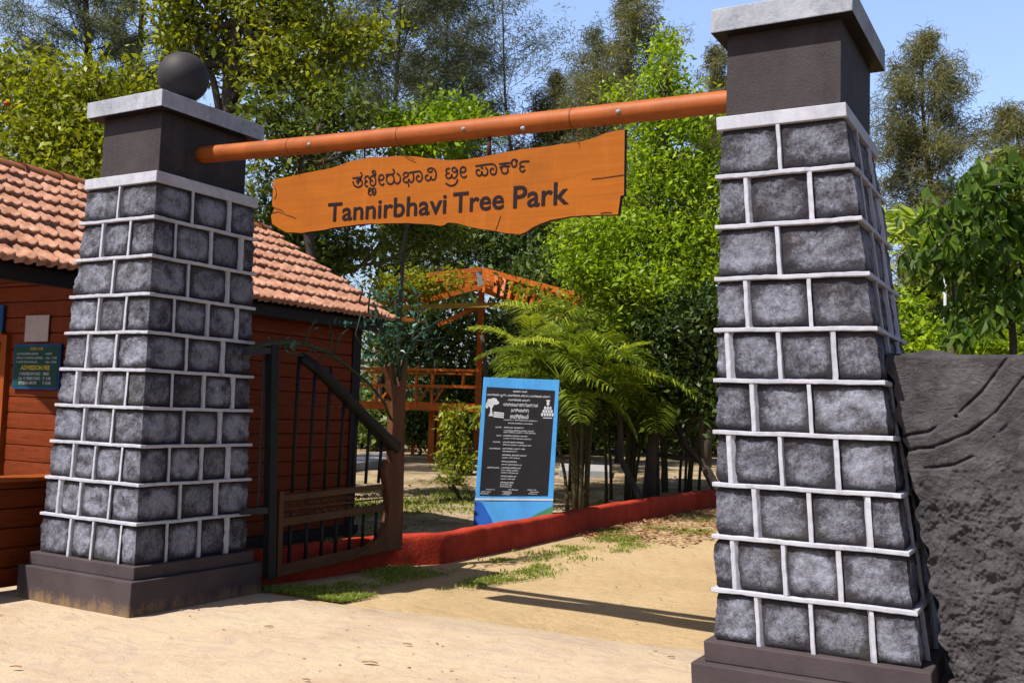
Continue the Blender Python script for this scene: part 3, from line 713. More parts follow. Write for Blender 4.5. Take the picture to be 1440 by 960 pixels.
# ------------------------------------------------------------------ ticket building
XB, EX, EZ, RX, RZ, YS0, YN = -1.05, -.80, 2.585, -3.0, 3.84, -.98, 4.25
Y1, YNW = .45, 3.87
bd_ = root('ticket_building', 'orange log plank building with a red clay tiled roof behind the left pillar', 'building', (-3, 1.5, 0))
def planks(mb, a, b, z0, z1, nrm, ph=.152, skip=None, th=.10):
    a = np.array([*a, 0.]); b = np.array([*b, 0.]); nrm = np.array([*nrm, 0.]); z = z0; k = 0
    while z < z1 - .01:
        zt = min(z + ph, z1); segs = [(0., 1.)]
        if skip: segs = skip(z, zt)
        for s0, s1 in segs:
            p, q = a + (b - a) * s0, a + (b - a) * s1; L = []
            # rounded log face: 5 profile rows
            pr_ = [(.0, 0.0), (.011, .005), (.014, .3 * ph), (.014, .7 * ph), (.011, ph - .009), (.0, ph - .004)]
            V = []; 
            for e in (p, q):
                for (o_, dz) in pr_: V.append(e + nrm * (o_ + random.gauss(0, .0006)) + np.array([0, 0, min(z + dz, zt)]))
                V.append(e - nrm * th + np.array([0, 0, zt - .002])); V.append(e - nrm * th + np.array([0, 0, z]))
            n = len(pr_) + 2
            mb.add(V, [(i, n + i, n + (i + 1) % n, (i + 1) % n) for i in range(n)] + [tuple(range(n))[::-1], tuple(range(n, 2 * n))])
        z += ph; k += 1
mb = MB(); planks(mb, (XB, Y1 + .02), (XB, YNW), .16, 2.62, (1, 0)); mb.build('plank_wall', 'wall_wood', bd_)
mb = MB(); planks(mb, (XB - .02, YNW - .02), (-5.0, YNW - .02), .16, 2.62, (0, 1)); mb.build('plank_wall', 'wall_wood', bd_)
mb = MB(); planks(mb, (-5.0, YNW - .1), (-5.0, Y1 + .1), .16, 2.62, (-1, 0)); mb.build('plank_wall', 'wall_wood', bd_)
WX0, WX1, WZ0, WZ1 = -3.55, -2.62, .80, 2.06
def sk(z0, z1):
    if z1 <= WZ0 + .01 or z0 >= WZ1 - .01: return [(0., 1.)]
    f = lambda x: (XB - x) / (XB + 5.0)
    return [(0., f(WX1)), (f(WX0), 1.)]
mb = MB(); planks(mb, (XB, Y1), (-5.0, Y1), .16, 2.62, (0, -1), skip=sk); sw = mb.build('plank_wall', 'wall_wood', bd_)
MB().box((XB - .045, YNW - .045, 1.36), (.075, .075, 1.26)).build('corner_post', 'black', bd_)
MB().box((XB - .03, Y1 + .03, 1.36), (.055, .055, 1.26)).build('corner_post', 'black', bd_)
mb = MB(); mb.box((-3.0, (Y1 + YNW) / 2, .07), (2.0 + .03, (YNW - Y1) / 2 + .04, .09)); mb.build('foundation', 'black', bd_)
# window with its frame, dark room and radiating grille
mb = MB()
mb.box((WX1 + .03, Y1 - .03, (WZ0 + WZ1) / 2), (.045, .035, (WZ1 - WZ0) / 2 + .06)); mb.box((WX0 - .03, Y1 - .03, (WZ0 + WZ1) / 2), (.045, .035, (WZ1 - WZ0) / 2 + .06))
mb.box(((WX0 + WX1) / 2, Y1 - .032, WZ1 + .04), ((WX1 - WX0) / 2 - .02, .03, .045)); mb.box(((WX0 + WX1) / 2, Y1 - .032, WZ0 - .02), ((WX1 - WX0) / 2 - .02, .03, .035))
wf = mb.build('window', 'frame_wood', bd_, bevel=.004)
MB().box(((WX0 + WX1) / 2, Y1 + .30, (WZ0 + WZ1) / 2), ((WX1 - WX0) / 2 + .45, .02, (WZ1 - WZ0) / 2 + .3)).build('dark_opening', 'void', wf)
mb = MB(); c = np.array([WX0 + .1, Y1 + .02, WZ0 + .25])
for k in range(13):
    a = R_(-18 + 10 * k); e = c + np.array([math.cos(a), 0, math.sin(a)]) * 1.3
    s = 1.0
    if e[0] > WX1: s = min(s, (WX1 - c[0]) / (e[0] - c[0]))
    if e[2] > WZ1: s = min(s, (WZ1 - c[2]) / (e[2] - c[2]))
    if e[2] < WZ0: s = min(s, (WZ0 - c[2]) / (e[2] - c[2]))
    mb.tube([c + (e - c) * .12, c + (e - c) * s], .006, 6)
mb.build('grille', 'grille', wf)
# veranda parapet running forward from the wall, with a ledge
mb = MB(); planks(mb, (EX, YS0 - 1.2), (EX, Y1 - .03), .05, .86, (1, 0), th=.14); mb.build('parapet', 'wall_wood', bd_)
MB().box((EX - .05, (YS0 - 1.2 + Y1) / 2, .882), (.14, (Y1 - YS0 + 1.2) / 2 - .03, .016)).build('parapet_ledge', 'frame_wood', bd_, bevel=.006)
MB().box((EX - .06, YS0 - .1, 1.7), (.05, .05, .80)).build('veranda_post', 'frame_wood', bd_)
MB().box((EX - .10, (YS0 + YN) / 2, 2.50), (.04, (YN - YS0) / 2 - .1, .06)).build('eave_beam', 'black', bd_)
# ceiling soffit closes the underside
mb = MB(); mb.add([(EX - .02, YS0 + .05, EZ - .03), (EX - .02, YN - .05, EZ - .03), (RX, YN - .05, RZ - .06), (RX, YS0 + .05, RZ - .06)], [(0, 1, 2, 3)]); 
mb.add([(2 * RX - EX, YS0 + .05, EZ - .03), (2 * RX - EX, YN - .05, EZ - .03), (RX, YN - .05, RZ - .06), (RX, YS0 + .05, RZ - .06)], [(3, 2, 1, 0)]); mb.build('soffit', 'black', bd_)
mb = MB(); mb.prism([(XB, YNW - .06, 2.6), (2 * RX - XB, YNW - .06, 2.6), (RX, YNW - .06, RZ - .1)], (0, -.05, 0)); mb.build('gable', 'wall_wood', bd_); mb = MB(); mb.prism([(XB, Y1 + .02, 2.6), (2 * RX - XB, Y1 + .02, 2.6), (RX, Y1 + .02, RZ - .1)], (0, .05, 0)); mb.build('gable', 'wall_wood', bd_)
# Mangalore tile slopes: every row is a wavy strip stepping over the one below
def tiles(sgn):
    rows = 8; slen = math.hypot(RX - EX, RZ - EZ); sd = np.array([(RX - EX), 0, (RZ - EZ)]) / slen; 
    nd = np.array([RZ - EZ, 0, EX - RX]) / slen
    if nd[2] < 0: nd = -nd
    tw = .19; rl = slen / rows; V = []; F = []; ny_ = int((YN - YS0) / tw * 10)
    rr = np.random.default_rng(5)
    for k in range(rows):
        o = len(V); s0 = k * rl - .035; s1 = (k + 1) * rl + .02; tilt = rr.normal(0, .003, int((YN - YS0) / tw) + 3); sl_ = rr.normal(0, .006, len(tilt))
        lev = [(s0, .010), (s0 + .002, .060), (s0 + .012, .068), ((s0 + s1) / 2, .036), (s1, .014)]
        for (s_, h) in lev:
            for i in range(ny_ + 1):
                y = YS0 + (YN - YS0) * i / ny_; ph = (y - YS0) / tw; ti = int(ph); fr = ph - ti
                prof_ = .015 * math.cos(2 * math.pi * (fr * 2)) * (1.0 if fr < .5 else .8) + .012 * (fr < .12)
                low = s_ < s0 + .05
                ds = (sl_[ti] + .011 * math.cos(2 * math.pi * fr * 2)) if low else 0
                hh = h + prof_ + tilt[ti] * (1.3 if low else .5)
                p = np.array([EX, y, EZ]) + sd * (s_ - ds) + nd * hh
                if sgn < 0: p[0] = 2 * RX - p[0]
                V.append(p)
        L = ny_ + 1
        for a in range(len(lev) - 1):
            for i in range(ny_): F.append((o + a * L + i, o + a * L + i + 1, o + (a + 1) * L + i + 1, o + (a + 1) * L + i))
    return np.array(V), F
for s_ in (1, -1):
    V, F = tiles(s_); link('tiled_slope', V, F, 'tile', bd_)
mb = MB(); k = int((YN - YS0) / .42)
for i in range(k + 1):
    y0 = YS0 + i * .42; V = []; n = 10
    for y, r_ in ((y0 - .02, .128), (y0 + .05, .120), (min(y0 + .42, YN), .105)):
        for j in range(n + 1):
            a = math.pi * (j / n); V.append((RX + r_ * 1.15 * math.cos(a), y, RZ - .035 + r_ * .95 * math.sin(a)))
    mb.add(V, [(a * (n + 1) + j, a * (n + 1) + j + 1, (a + 1) * (n + 1) + j + 1, (a + 1) * (n + 1) + j) for a in range(2) for j in range(n)] + [tuple(range(n + 1))])
mb.build('ridge_tiles', 'ridge', bd_, smooth=True)

# notice boards on the wall facing the visitors
YW = Y1 - .026
fb = root('price_board', 'dark green price board with blue rim and yellow heading by the ticket window', 'sign', (-2.09, YW, 1.82))
x0, x1, z0, z1 = -2.445, -1.745, 1.60, 2.027
MB().box(((x0 + x1) / 2, YW - .010, (z0 + z1) / 2), ((x1 - x0) / 2, .010, (z1 - z0) / 2)).build('rim', 'board_blue', fb, bevel=.003)
MB().box(((x0 + x1) / 2, YW - .0215, (z0 + z1) / 2), ((x1 - x0) / 2 - .022, .002, (z1 - z0) / 2 - .024)).build('face', 'board_green', fb)
W_ = x1 - x0; H_ = z1 - z0
def bt(s, u0, v, wd, cap_, bold=0.0): return (s, (x0 + u0 * W_, YW - .0238, z0 + v * H_), (wd * W_, 0, 0), (0, 0, cap_), (0, -.0012, 0), bold)
put_text('heading', [bt('ಪ್ರವೇಶ ಶುಲ್ಕ', .36, .86, .27, .026, .01), bt('ADMISSION FEE', .18, .43, .62, .036, .03)], 'yellow', fb)
put_text('lettering', [bt('5 ವರ್ಷದ ಕೆಳಗಿನ ಮಕ್ಕಳು', .08, .76, .46, .017), bt('- ಉಚಿತ', .68, .76, .15, .017), bt('5ರಿಂದ 12 ವರ್ಷದ ಮಕ್ಕಳು', .08, .67, .56, .017), bt('- ರೂ.  5.00', .68, .67, .25, .017),
                       bt('12 ವರ್ಷ ಮೇಲ್ಪಟ್ಟವರು', .08, .58, .45, .017), bt('- ರೂ. 10.00', .68, .58, .25, .017),
                       bt('5 YEAR BELOW CHILD', .16, .31, .45, .024, .01), bt('FREE', .67, .31, .12, .024, .01), bt('5 to 12 YEARS CHILD', .15, .21, .46, .024, .01), bt('₹  5.00', .67, .21, .16, .024, .01),
                       bt('12 YEARS ABOVE', .16, .11, .38, .024, .01), bt('₹ 10.00', .67, .11, .17, .024, .01)], 'white', fb)
pn = MB().box((-2.14, YW - .004, 2.175), (.175, .004, .125)).build('paper_notice', 'paper', None)
tag(pn, 'pale paper notice pinned on the plank wall above the price board', 'notice')
b2 = MB().box((-2.82, YW - .012, 2.27), (.17, .012, .14)).build('blue_board', 'board_blue', None, bevel=.003)
tag(b2, 'small dark blue board high on the plank wall above the window', 'sign')

# ------------------------------------------------------------------ gate leaf with a metal tree
XG = .69
def G(px, py, dx=0): return on(px, py, 'x', XG + dx)
H0 = G(380, 812)
gt = root('iron_gate', 'iron gate with brown tree cutout and green metal leaves beside the left pillar', 'gate', (XG, H0[1], 0), 'gate leaves')
def gm(): return MB()
def bar3(mb, a, b, w, th=.03, dx=0): mb.beam(G(*a, dx), G(*b, dx), th, w, up=(0, 0, 1)) if abs(a[1] - b[1]) < abs(a[0] - b[0]) * 1.2 else mb.beam(G(*a, dx), G(*b, dx), w, th, up=(1, 0, 0))
mb = gm(); mb.beam(G(383.5, 484), G(378.5, 813), .085, .07, up=(1, 0, 0)); mb.build('hinge_post', 'iron', gt, bevel=.004)
mb = gm(); mb.beam(G(393, 690, .0), G(389, 808), .05, .06, up=(1, 0, 0)); mb.build('stile', 'gate_brown', gt)
mb = gm(); mb.prism([G(384, 796), G(560, 758), G(560, 772), G(383, 813)], (-.04, 0, 0)); mb.build('bottom_rail', 'gate_brown', gt, bevel=.004)
mb = gm(); mb.prism([G(391, 697), G(543, 680), G(543, 687), G(391, 706)], (-.035, 0, 0)); mb.build('middle_rail', 'gate_brown', gt, bevel=.003)
mb = gm(); mb.prism([G(390, 729), G(541, 709), G(541, 718), G(390, 741)], (-.035, 0, 0)); mb.build('middle_rail', 'gate_brown', gt, bevel=.003)
# cast scroll panel between the middle rails
mb = gm()
for k in range(13):
    px0 = 396 + k * 11.3; f = (px0 - 391) / 152; yt = 703 - 14 * f; yb = 730 - 18 * f; yc = (yt + yb) / 2; hh = (yb - yt) / 2
    for sx in (-1, 1):
        for sy in (-1, 1):
            P = []
            for j in range(9):
                a = j / 8 * 5.2; r_ = (1 - j / 11) * 3.6; P.append(G(px0 + 5.5 + sx * (3.2 + r_ * .55 * math.cos(a) - 1.6), yc + sy * (hh * .5 + r_ * .9 * math.sin(a)), -.018))
            mb.tube(P, .0078, 5)
    mb.tube([G(px0, yt - 2, -.018), G(px0, yb + 2, -.018)], .004, 5); 
    mb.tube([G(px0, yc, -.018), G(px0 + 11.3, yc - 1.3, -.018)], .008, 5)
mb.build('scroll_panel', 'gate_brown', gt)
for k, (xt, yt, xb, yb) in enumerate([(420.5, 500, 411, 692), (444, 506, 434, 690), (465, 516, 456, 688), (485, 545, 476, 685), (502, 568, 495.5, 682), (520, 592, 514, 680), (537, 618, 532, 679)]):
    MB().tube([G(xt, yt, -.02), G(xb, yb, -.02)], .015, 8).build('bar', 'iron', gt, smooth=True)
    s = (xt - xb) / (yb - yt); x2 = xb - 2
    ye = 797 - (x2 - 384) * .215
    MB().tube([G(x2, yb + 32, -.02), G(x2 - 3, ye, -.02)], .015, 8).build('bar', 'iron', gt, smooth=True)
mb = gm(); P = [(424, 502), (448, 520), (480, 552), (512, 586), (538, 612), (556, 630)]
mb.tube([G(x, y, -.01) for x, y in P], [.045, .052, .056, .06, .064, .07], 10); mb.build('brace', 'iron', gt, smooth=True)
# flat-cut tree trunk
tr = [(566, 770), (563, 772.5), (503, 783), (506, 778), (520, 768), (533, 757), (542, 742), (547, 722), (546, 700), (544, 680), (541, 665), (543, 654), (546, 646), (549, 652), (551, 650), (551, 620), (553, 590), (552, 560), (549, 535), (545, 515), (550, 512), (557, 530), (561, 545), (566, 520), (571, 505), (575, 507), (572, 535), (571, 560), (570, 600), (569, 650), (568, 700), (567, 740)]
mb = gm(); mb.prism([G(x, y, .02) for x, y in tr], (-.07, 0, 0)); mb.build('tree_trunk', 'bark_cut', gt, bevel=.01)
# branches and leaves
brs = [[(345, 492), (370, 484), (400, 481), (430, 484), (465, 497), (495, 520), (520, 540), (540, 565), (550, 590)], [(556, 540), (552, 505), (540, 480), (535, 450), (525, 425)],
       [(564, 530), (570, 500), (580, 480), (600, 462), (622, 448)], [(560, 530), (562, 490), (560, 455), (556, 420), (565, 400)], [(550, 520), (530, 500), (510, 490), (500, 470), (508, 440)],
       [(570, 505), (585, 460), (590, 430), (583, 405)], [(395, 482), (405, 495), (425, 500), (440, 492), (452, 505), (470, 498)], [(428, 484), (436, 462), (446, 448)], [(462, 495), (468, 470), (461, 450)], [(470, 497), (478, 472), (490, 463)],
       [(505, 425), (510, 408), (506, 400)], [(518, 440), (520, 412), (524, 402)], [(575, 480), (600, 478), (626, 474)]]
mb = gm()
for k, b in enumerate(brs):
    P = [G(x, y, .02 * math.sin(i * 1.3 + k)) for i, (x, y) in enumerate(b)]; r0 = .022 if k < 4 else .010
    mb.tube(P, [r0 * (1 - .6 * i / len(P)) for i in range(len(P))], 7)
mb.build('metal_branches', 'branch_green', gt, smooth=True)
r2 = np.random.default_rng(77); LV = []
def big_leaf(c, d, nrm, L, wd):
    d = d / np.linalg.norm(d); s = np.cross(d, nrm); s /= np.linalg.norm(s); n = np.cross(s, d)
    A = c; Tp = c + d * L; m1 = c + d * L * .4; return [[A, m1 + s * wd / 2 + n * .1 * wd, Tp, m1 - n * .12 * wd], [A, m1 - n * .12 * wd, Tp, m1 - s * wd / 2 + n * .1 * wd]]
for (cx, cy, rx, ry, N) in ((560, 435, 38, 42, 120), (532, 478, 36, 38, 80), (585, 480, 34, 38, 60), (400, 486, 22, 9, 12), (462, 455, 30, 14, 10), (385, 508, 14, 12, 3)):
    for _ in range(N):
        a = r2.random() * 6.28; q = math.sqrt(r2.random()); px, py = cx + rx * q * math.cos(a), cy + ry * q * math.sin(a)
        if px < 505 and cx > 500: continue
        c = G(px, py, r2.normal() * .07); d = r2.normal(size=3) + np.array([0, .2, .2]); n = r2.normal(size=3) + np.array([1., -.6, .3])
        L = .055 + .045 * r2.random(); LV += big_leaf(c, d, n, L, L * .42)
lf = quads('metal_leaves', np.array(LV), 'metal_green', gt)
# hinge arms bolted into the pillar's back corner
mb = gm()
mb.beam(G(344, 495), G(390, 492), .05, .05); mb.beam(G(340, 719), G(374, 717), .045, .05); mb.tube([G(372, 490, -.05), G(363, 716, -.05)], .012, 6)
mb.build('hinge_arm', 'grey_iron', gt)
g2 = copy_tree(gt); g2.location = (4.62, .95, 0); g2.rotation_euler = (0, 0, R_(20))
g2['label'] = 'iron gate mostly hidden behind the right pillar, only green metal leaves showing'

# ------------------------------------------------------------------ blue inauguration board
TL, TR = at(680, 530, 12.95), at(787, 534, 12.93); BLc, BRc = at(665, 742, 12.40), at(776, 742, 12.36)
BLc = BLc + (BLc - TL) / np.linalg.norm(BLc - TL) * .06; BRc = BRc + (BRc - TR) / np.linalg.norm(BRc - TR) * .06
nb = np.cross(TR - TL, TL - BLc); nb /= np.linalg.norm(nb)
if nb @ CF > 0: nb = -nb
ib = root('inauguration_board', 'upright sky blue board with a black panel of white writing behind the red kerb', 'sign', (BLc[0], BLc[1], 0))
mb = MB(); mb.prism([BLc, BRc, TR, TL], -nb * .12); mb.build('slab', 'blue', ib, bevel=.006)
def Bq(u, v, o=0.0):   # u 0..1 left to right, v 0..1 from bottom (ground) to top
    p = (BLc * (1 - u) + BRc * u) * (1 - v) + (TL * (1 - u) + TR * u) * v; return p + nb * o
v_bot = .235
mb = MB(); mb.prism([Bq(.055, v_bot, .006), Bq(.925, v_bot, .006), Bq(.945, .925, .006), Bq(.05, .935, .006)], -nb * .008); mb.build('black_panel', 'panel_black', ib)
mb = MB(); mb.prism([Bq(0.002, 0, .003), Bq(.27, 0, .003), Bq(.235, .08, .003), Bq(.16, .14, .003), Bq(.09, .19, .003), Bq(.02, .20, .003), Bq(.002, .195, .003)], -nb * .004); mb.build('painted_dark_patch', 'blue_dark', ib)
mb = MB(); mb.prism([Bq(.35, .0, .0035), Bq(.998, .0, .0035), Bq(.998, .17, .0035), Bq(.8, .12, .0035), Bq(.6, .06, .0035)], -nb * .004); mb.build('painted_green_patch', 'green_paint', ib)
mb = MB(); mb.prism([Bq(.0, .203, .005), Bq(.998, .203, .005), Bq(.998, .215, .005), Bq(.0, .215, .005)], -nb * .006); mb.build('white_line', 'white', ib)
U = TR - TL; U = U / np.linalg.norm(U); Vv = (TL - BLc) / np.linalg.norm(TL - BLc); Wd = np.linalg.norm(BRc - BLc) * .97
def bl_(s, u, v, wd, cap_, bold=0.01): return (s, Bq(u, v, .0075), U * wd * Wd, Vv * cap_, nb * .001, bold)
kk = []
for (s, u, v, wd, cp, bo) in [('ಅರಣ್ಯ ಇಲಾಖೆ', .40, .905, .19, .020, .02), ('ಮಂಗಳೂರು ವೃತ್ತ, ಮಂಗಳೂರು ವಿಭಾಗ, ಮಂಗಳೂರು ವಲಯ', .06, .878, .86, .022, .02), ('ಮಂಗಳೂರು ವಲಯ', .34, .848, .30, .022, .02),
                             ('ತಣ್ಣೀರಬಾವಿ ಸಸ್ಯೋದ್ಯಾನ', .28, .812, .47, .034, .015), ('(ಟ್ರೀಪಾರ್ಕ್)', .39, .775, .24, .034, .015), ('ಉದ್ಘಾಟನೆ', .38, .732, .25, .044, .02)]:
    kk.append(bl_(s, u, v, wd, cp, bo))
words = ['ಮಾನ್ಯ ಶ್ರೀ', 'ಸಚಿವರು', 'ಅರಣ್ಯ', 'ಕರ್ನಾಟಕ ಸರ್ಕಾರ', 'ಮಂಗಳೂರು', 'ದಕ್ಷಿಣ ಕನ್ನಡ', 'ಜಿಲ್ಲೆ', 'ಅಧ್ಯಕ್ಷರು']
lines = [(.30, .700, .46, 1), (.36, .680, .33, 1), (.20, .652, .08, 0), (.31, .652, .27, 0), (.31, .634, .40, 1), (.31, .622, .43, 1), (.22, .600, .07, 0), (.31, .600, .32, 0), (.31, .584, .38, 1), (.18, .560, .10, 0), (.31, .560, .28, 0), (.31, .544, .56, 1),
         (.14, .520, .15, 0), (.31, .520, .30, 0), (.31, .504, .20, 1), (.31, .480, .34, 0), (.31, .464, .24, 1), (.31, .440, .20, 0), (.31, .422, .50, 1), (.13, .402, .16, 0), (.31, .402, .30, 0), (.31, .387, .29, 1), (.31, .372, .40, 1),
         (.31, .350, .24, 0), (.31, .334, .60, 1), (.31, .312, .34, 0), (.31, .299, .34, 1), (.31, .287, .25, 1)]
lines = [(a, .235 + (b - .287) * (.430 / .413) + .052, c, d_) for a, b, c, d_ in lines]
for i, (u, v, wd, sm) in enumerate(lines):
    nchar = max(1, int(wd * 9)); s = ' '.join(words[(i * 3 + j) % len(words)] for j in range(max(1, int(wd / .12)))); kk.append(bl_(s, u, v, wd, .012 if sm else .014, .02))
for (u, v, wd) in ((.13, .268, .12), (.07, .254, .22), (.06, .242, .25), (.42, .268, .17), (.34, .256, .27), (.36, .247, .22), (.34, .239, .27), (.66, .268, .25), (.70, .255, .19), (.68, .243, .22)):
    kk.append(bl_(words[int(u * 37) % 8] + ' ' + words[int(v * 391) % 8], u, v, wd, .011, .02))
put_text('white_writing', kk, 'white', ib)
# emblems: a white spreading tree on the left, a crest-like rosette on the right
def disc(mb, u, v, ru, rv, n=16, o=.0075):
    mb.prism([Bq(u + ru * math.cos(2 * math.pi * k / n), v + rv * math.sin(2 * math.pi * k / n), o) for k in range(n)], -nb * .0012)
mb = MB()
for i, (u, v, a, b) in enumerate([(.135, .835, .060, .022), (.10, .822, .045, .016), (.18, .832, .048, .014), (.155, .848, .045, .014), (.072, .806, .020, .014), (.10, .842, .03, .014)]): disc(mb, u, v, a, b, o=.0075 + i * .0003)
mb.prism([Bq(u, v, .0098) for u, v in ((.10, .742), (.16, .742), (.148, .765), (.138, .79), (.165, .82), (.095, .82), (.118, .79), (.118, .765))], -nb * .0012)
for q in range(3): mb.prism([Bq(u, v, .0095 + q * .0003) for u, v in ((.165, .762 - q * .013), (.30, .757 - q * .013), (.30, .766 - q * .013), (.165, .772 - q * .013))], -nb * .0012)
mb.build('tree_emblem', 'white', ib)
mb = MB()
for i in range(3):
    for j in range(5 - i):
        disc(mb, .865 + (j - (4 - i) / 2) * .034, .762 + i * .022, .015, .012, 10, .0075 + .0002 * ((i + j) % 3))
disc(mb, .865, .835, .018, .014, 10); mb.prism([Bq(u, v, .0079) for u, v in ((.85, .845), (.88, .845), (.893, .86), (.837, .86))], -nb * .0012)
mb.prism([Bq(u, v, .0079) for u, v in ((.81, .737), (.93, .737), (.93, .743), (.81, .743))], -nb * .0012)
mb.build('crest_emblem', 'white', ib)

# ------------------------------------------------------------------ vegetation generators
def unitv(a): return a / (np.linalg.norm(a, axis=-1, keepdims=True) + 1e-9)
def leaf_quads(C, size, aspect=.45, up=.4, droop=0., jit=.35, r=rng):
    N = len(C); d = unitv(r.normal(size=(N, 3)) + np.array([0, 0, -droop])); n = unitv(r.normal(size=(N, 3)) + np.array([0, 0, up * 2]))
    s = unitv(np.cross(d, n)); L = size * (1 + jit * 1.3 * r.normal(size=(N, 1))).clip(.35, 2.0)
    A = C; T = C + d * L; mid = C + d * L * .42; n2 = np.cross(s, d)
    return np.stack([A, mid + s * L * aspect / 2 + n2 * L * .05, T, mid - s * L * aspect / 2 + n2 * L * .05], 1)
def crown_points(blobs, N, twig=.16, per=9, shell=.5, r=rng):
    """leaf positions gathered in twigs inside a set of blobs (centre, radius xyz)"""
    wgt = np.array([b[1][0] * b[1][1] * b[1][2] for b in blobs]) ** .75; wgt /= wgt.sum(); nt_ = max(1, N // per)
    idx = r.choice(len(blobs), nt_, p=wgt); c = np.array([b[0] for b in blobs])[idx]; R = np.array([b[1] for b in blobs])[idx]
    dirs = unitv(r.normal(size=(nt_, 3))); rad = (shell + (1 - shell) * r.random((nt_, 1))) * (1 + .12 * r.normal(size=(nt_, 1)))
    T = c + dirs * R * rad
    P = np.repeat(T, per, 0) + r.normal(size=(nt_ * per, 3)) * twig; tw = np.repeat(r.random(nt_), per)
    return P, tw
def tree(name, label, cat, base, blobs, N, leafsize, m, trunk_r=.12, bark='bark', aspect=.45, twig=.16, per=9, shell=.45, droop=.2, group=None, limbs=True, trunk_top=None, tone=None, trunk_pts=None, up=.4):
    t = root(name, label, cat, base, group); base = np.array(base, float)
    P, tw = crown_points(blobs, N, twig, per, shell); 
    q = leaf_quads(P, leafsize, aspect, up, droop); n = len(q); tn = (tw * .45 + rng.random(n) * .55)
    if tone: tn = np.clip(tn * tone[1] + tone[0], 0, 1)
    quads('crown', q, m, t, tn)
    cen = np.mean([b[0] for b in blobs], 0); mb = MB()
    if trunk_pts is None:
        top = np.array(trunk_top if trunk_top is not None else [cen[0], cen[1], base[2] + (cen[2] - base[2]) * .6])
        k = 7; trunk_pts = [base + (top - base) * i / k + np.array([.08 * math.sin(i * 1.7 + base[0]), .08 * math.cos(i * 1.3 + base[1]), 0]) * (i > 0) for i in range(k + 1)]
    trunk_pts = [np.array(p, float) for p in trunk_pts]; L = len(trunk_pts)
    mb.tube(trunk_pts, [trunk_r * (1.25 if i == 0 else 1 - .45 * i / L) for i in range(L)], 9)
    if limbs:
        for b in blobs:
            j = int(rng.integers(L // 2, L)); a = trunk_pts[j]; e = np.array(b[0]); mid = a + (e - a) * .5 + np.array([0, 0, -.12 * np.linalg.norm(e - a)]) + rng.normal(size=3) * .1
            mb.tube([a, a + (mid - a) * .5, mid, mid + (e - mid) * .5 + rng.normal(size=3) * .06, e], [trunk_r * .55, trunk_r * .45, trunk_r * .36, trunk_r * .26, trunk_r * .12], 6)
            for s in range(4):
                e2 = e + unitv(rng.normal(size=3)) * np.array(b[1]) * .8; a2 = mid + (e - mid) * rng.random(); mb.tube([a2, (a2 + e2) / 2 + rng.normal(size=3) * .05, e2], [trunk_r * .2, trunk_r * .12, trunk_r * .04], 4)
    mb.build('trunk', bark, t, smooth=True); return t
def blob(px, py, d, rx, ry, dd=None):   # radii given in photo pixels at that distance
    k = d / FPX; c = at(px, py, d); return (c, (rx * k, (dd if dd else rx * k * .9), ry * k))
def base_of(px, d, py=None):
    p = at(px, 600, d); p[2] = 0; return p
def casuarina(label, px_base, d, h, wid, m='needle', lean=(0, 0), dens=1.0, z_from=.25, r0=.14, group='casuarina trees beyond the park', nlen=.22, top_px=None):
    b = base_of(px_base, d); t = root('casuarina_tree', label, 'tree', b, group); mb = MB(); r = np.random.default_rng(int(px_base * 7 + d))
    k = 12; tp = [b + np.array([lean[0] * (i / k) ** 1.3, lean[1] * (i / k), h * i / k]) + np.array([.12 * math.sin(i * .9 + px_base), .1 * math.cos(i), 0]) * (i > 0) for i in range(k + 1)]
    mb.tube(tp, [r0 * (1.15 - 1.05 * i / k) for i in range(k + 1)], 8); tp = np.array(tp)
    S = []; nb_ = int(95 * dens)
    for j in range(nb_):
        f = z_from + (1 - z_from) * (j + r.random()) / nb_; p0 = np.array([np.interp(f * k, range(k + 1), tp[:, q]) for q in range(3)])
        a = r.random() * 6.28; prof_ = math.sin(math.pi * min(1, (f - z_from) / (1 - z_from) * .86 + .16)) ** .8
        L = wid * prof_ * (.55 + .65 * r.random()); el_ = .35 + .55 * r.random(); d1 = np.array([math.cos(a) * math.cos(el_), math.sin(a) * math.cos(el_), math.sin(el_)])
        p1 = p0 + d1 * L * .6; p2 = p1 + (d1 * np.array([1, 1, .45])) * L * .4 + np.array([0, 0, -.05 * L])
        mb.tube([p0, p1, p2], [r0 * .22 * (1.1 - f), r0 * .13 * (1.1 - f) + .004, .004], 4)
        nt_ = max(4, int(13 * L / wid * 1.5))
        for q in range(nt_):
            s = .25 + .75 * (q + r.random()) / nt_; c = p0 + (p1 - p0) * s / .6 if s < .6 else p1 + (p2 - p1) * (s - .6) / .4
            side = unitv(r.normal(size=3)) * .32 * wid / 2.2; S.append((c, c + side * r.random() + d1 * .1, f))
    mb.build('trunk', 'bark', t, smooth=True)
    # weeping needle sprays: long thin blades
    per = 30; C = np.array([s[0] + (s[1] - s[0]) * 1.0 for s in S]); C = np.repeat(C, per, 0) + r.normal(size=(len(S) * per, 3)) * .085 * wid / 2.2
    N = len(C); dv = unitv(r.normal(size=(N, 3)) * np.array([1, 1, .8]) + np.array([0, 0, .15])); L = nlen * (.5 + r.random((N, 1)))
    mid = C + dv * L * .55; T = mid + unitv(dv + np.array([0, 0, -.9])) * L * .45; sd = unitv(np.cross(dv, r.normal(size=(N, 3)))) * (d * .00034)
    q1 = np.stack([C - sd * .7, mid - sd, mid + sd, C + sd * .7], 1); q2 = np.stack([mid - sd, T - sd * .15, T + sd * .15, mid + sd], 1)
    tn = np.repeat(r.random(len(S)) * .5, per) + r.random(N) * .5
    quads('crown', np.concatenate([q1, q2]), m, t, np.concatenate([tn, tn])); return t

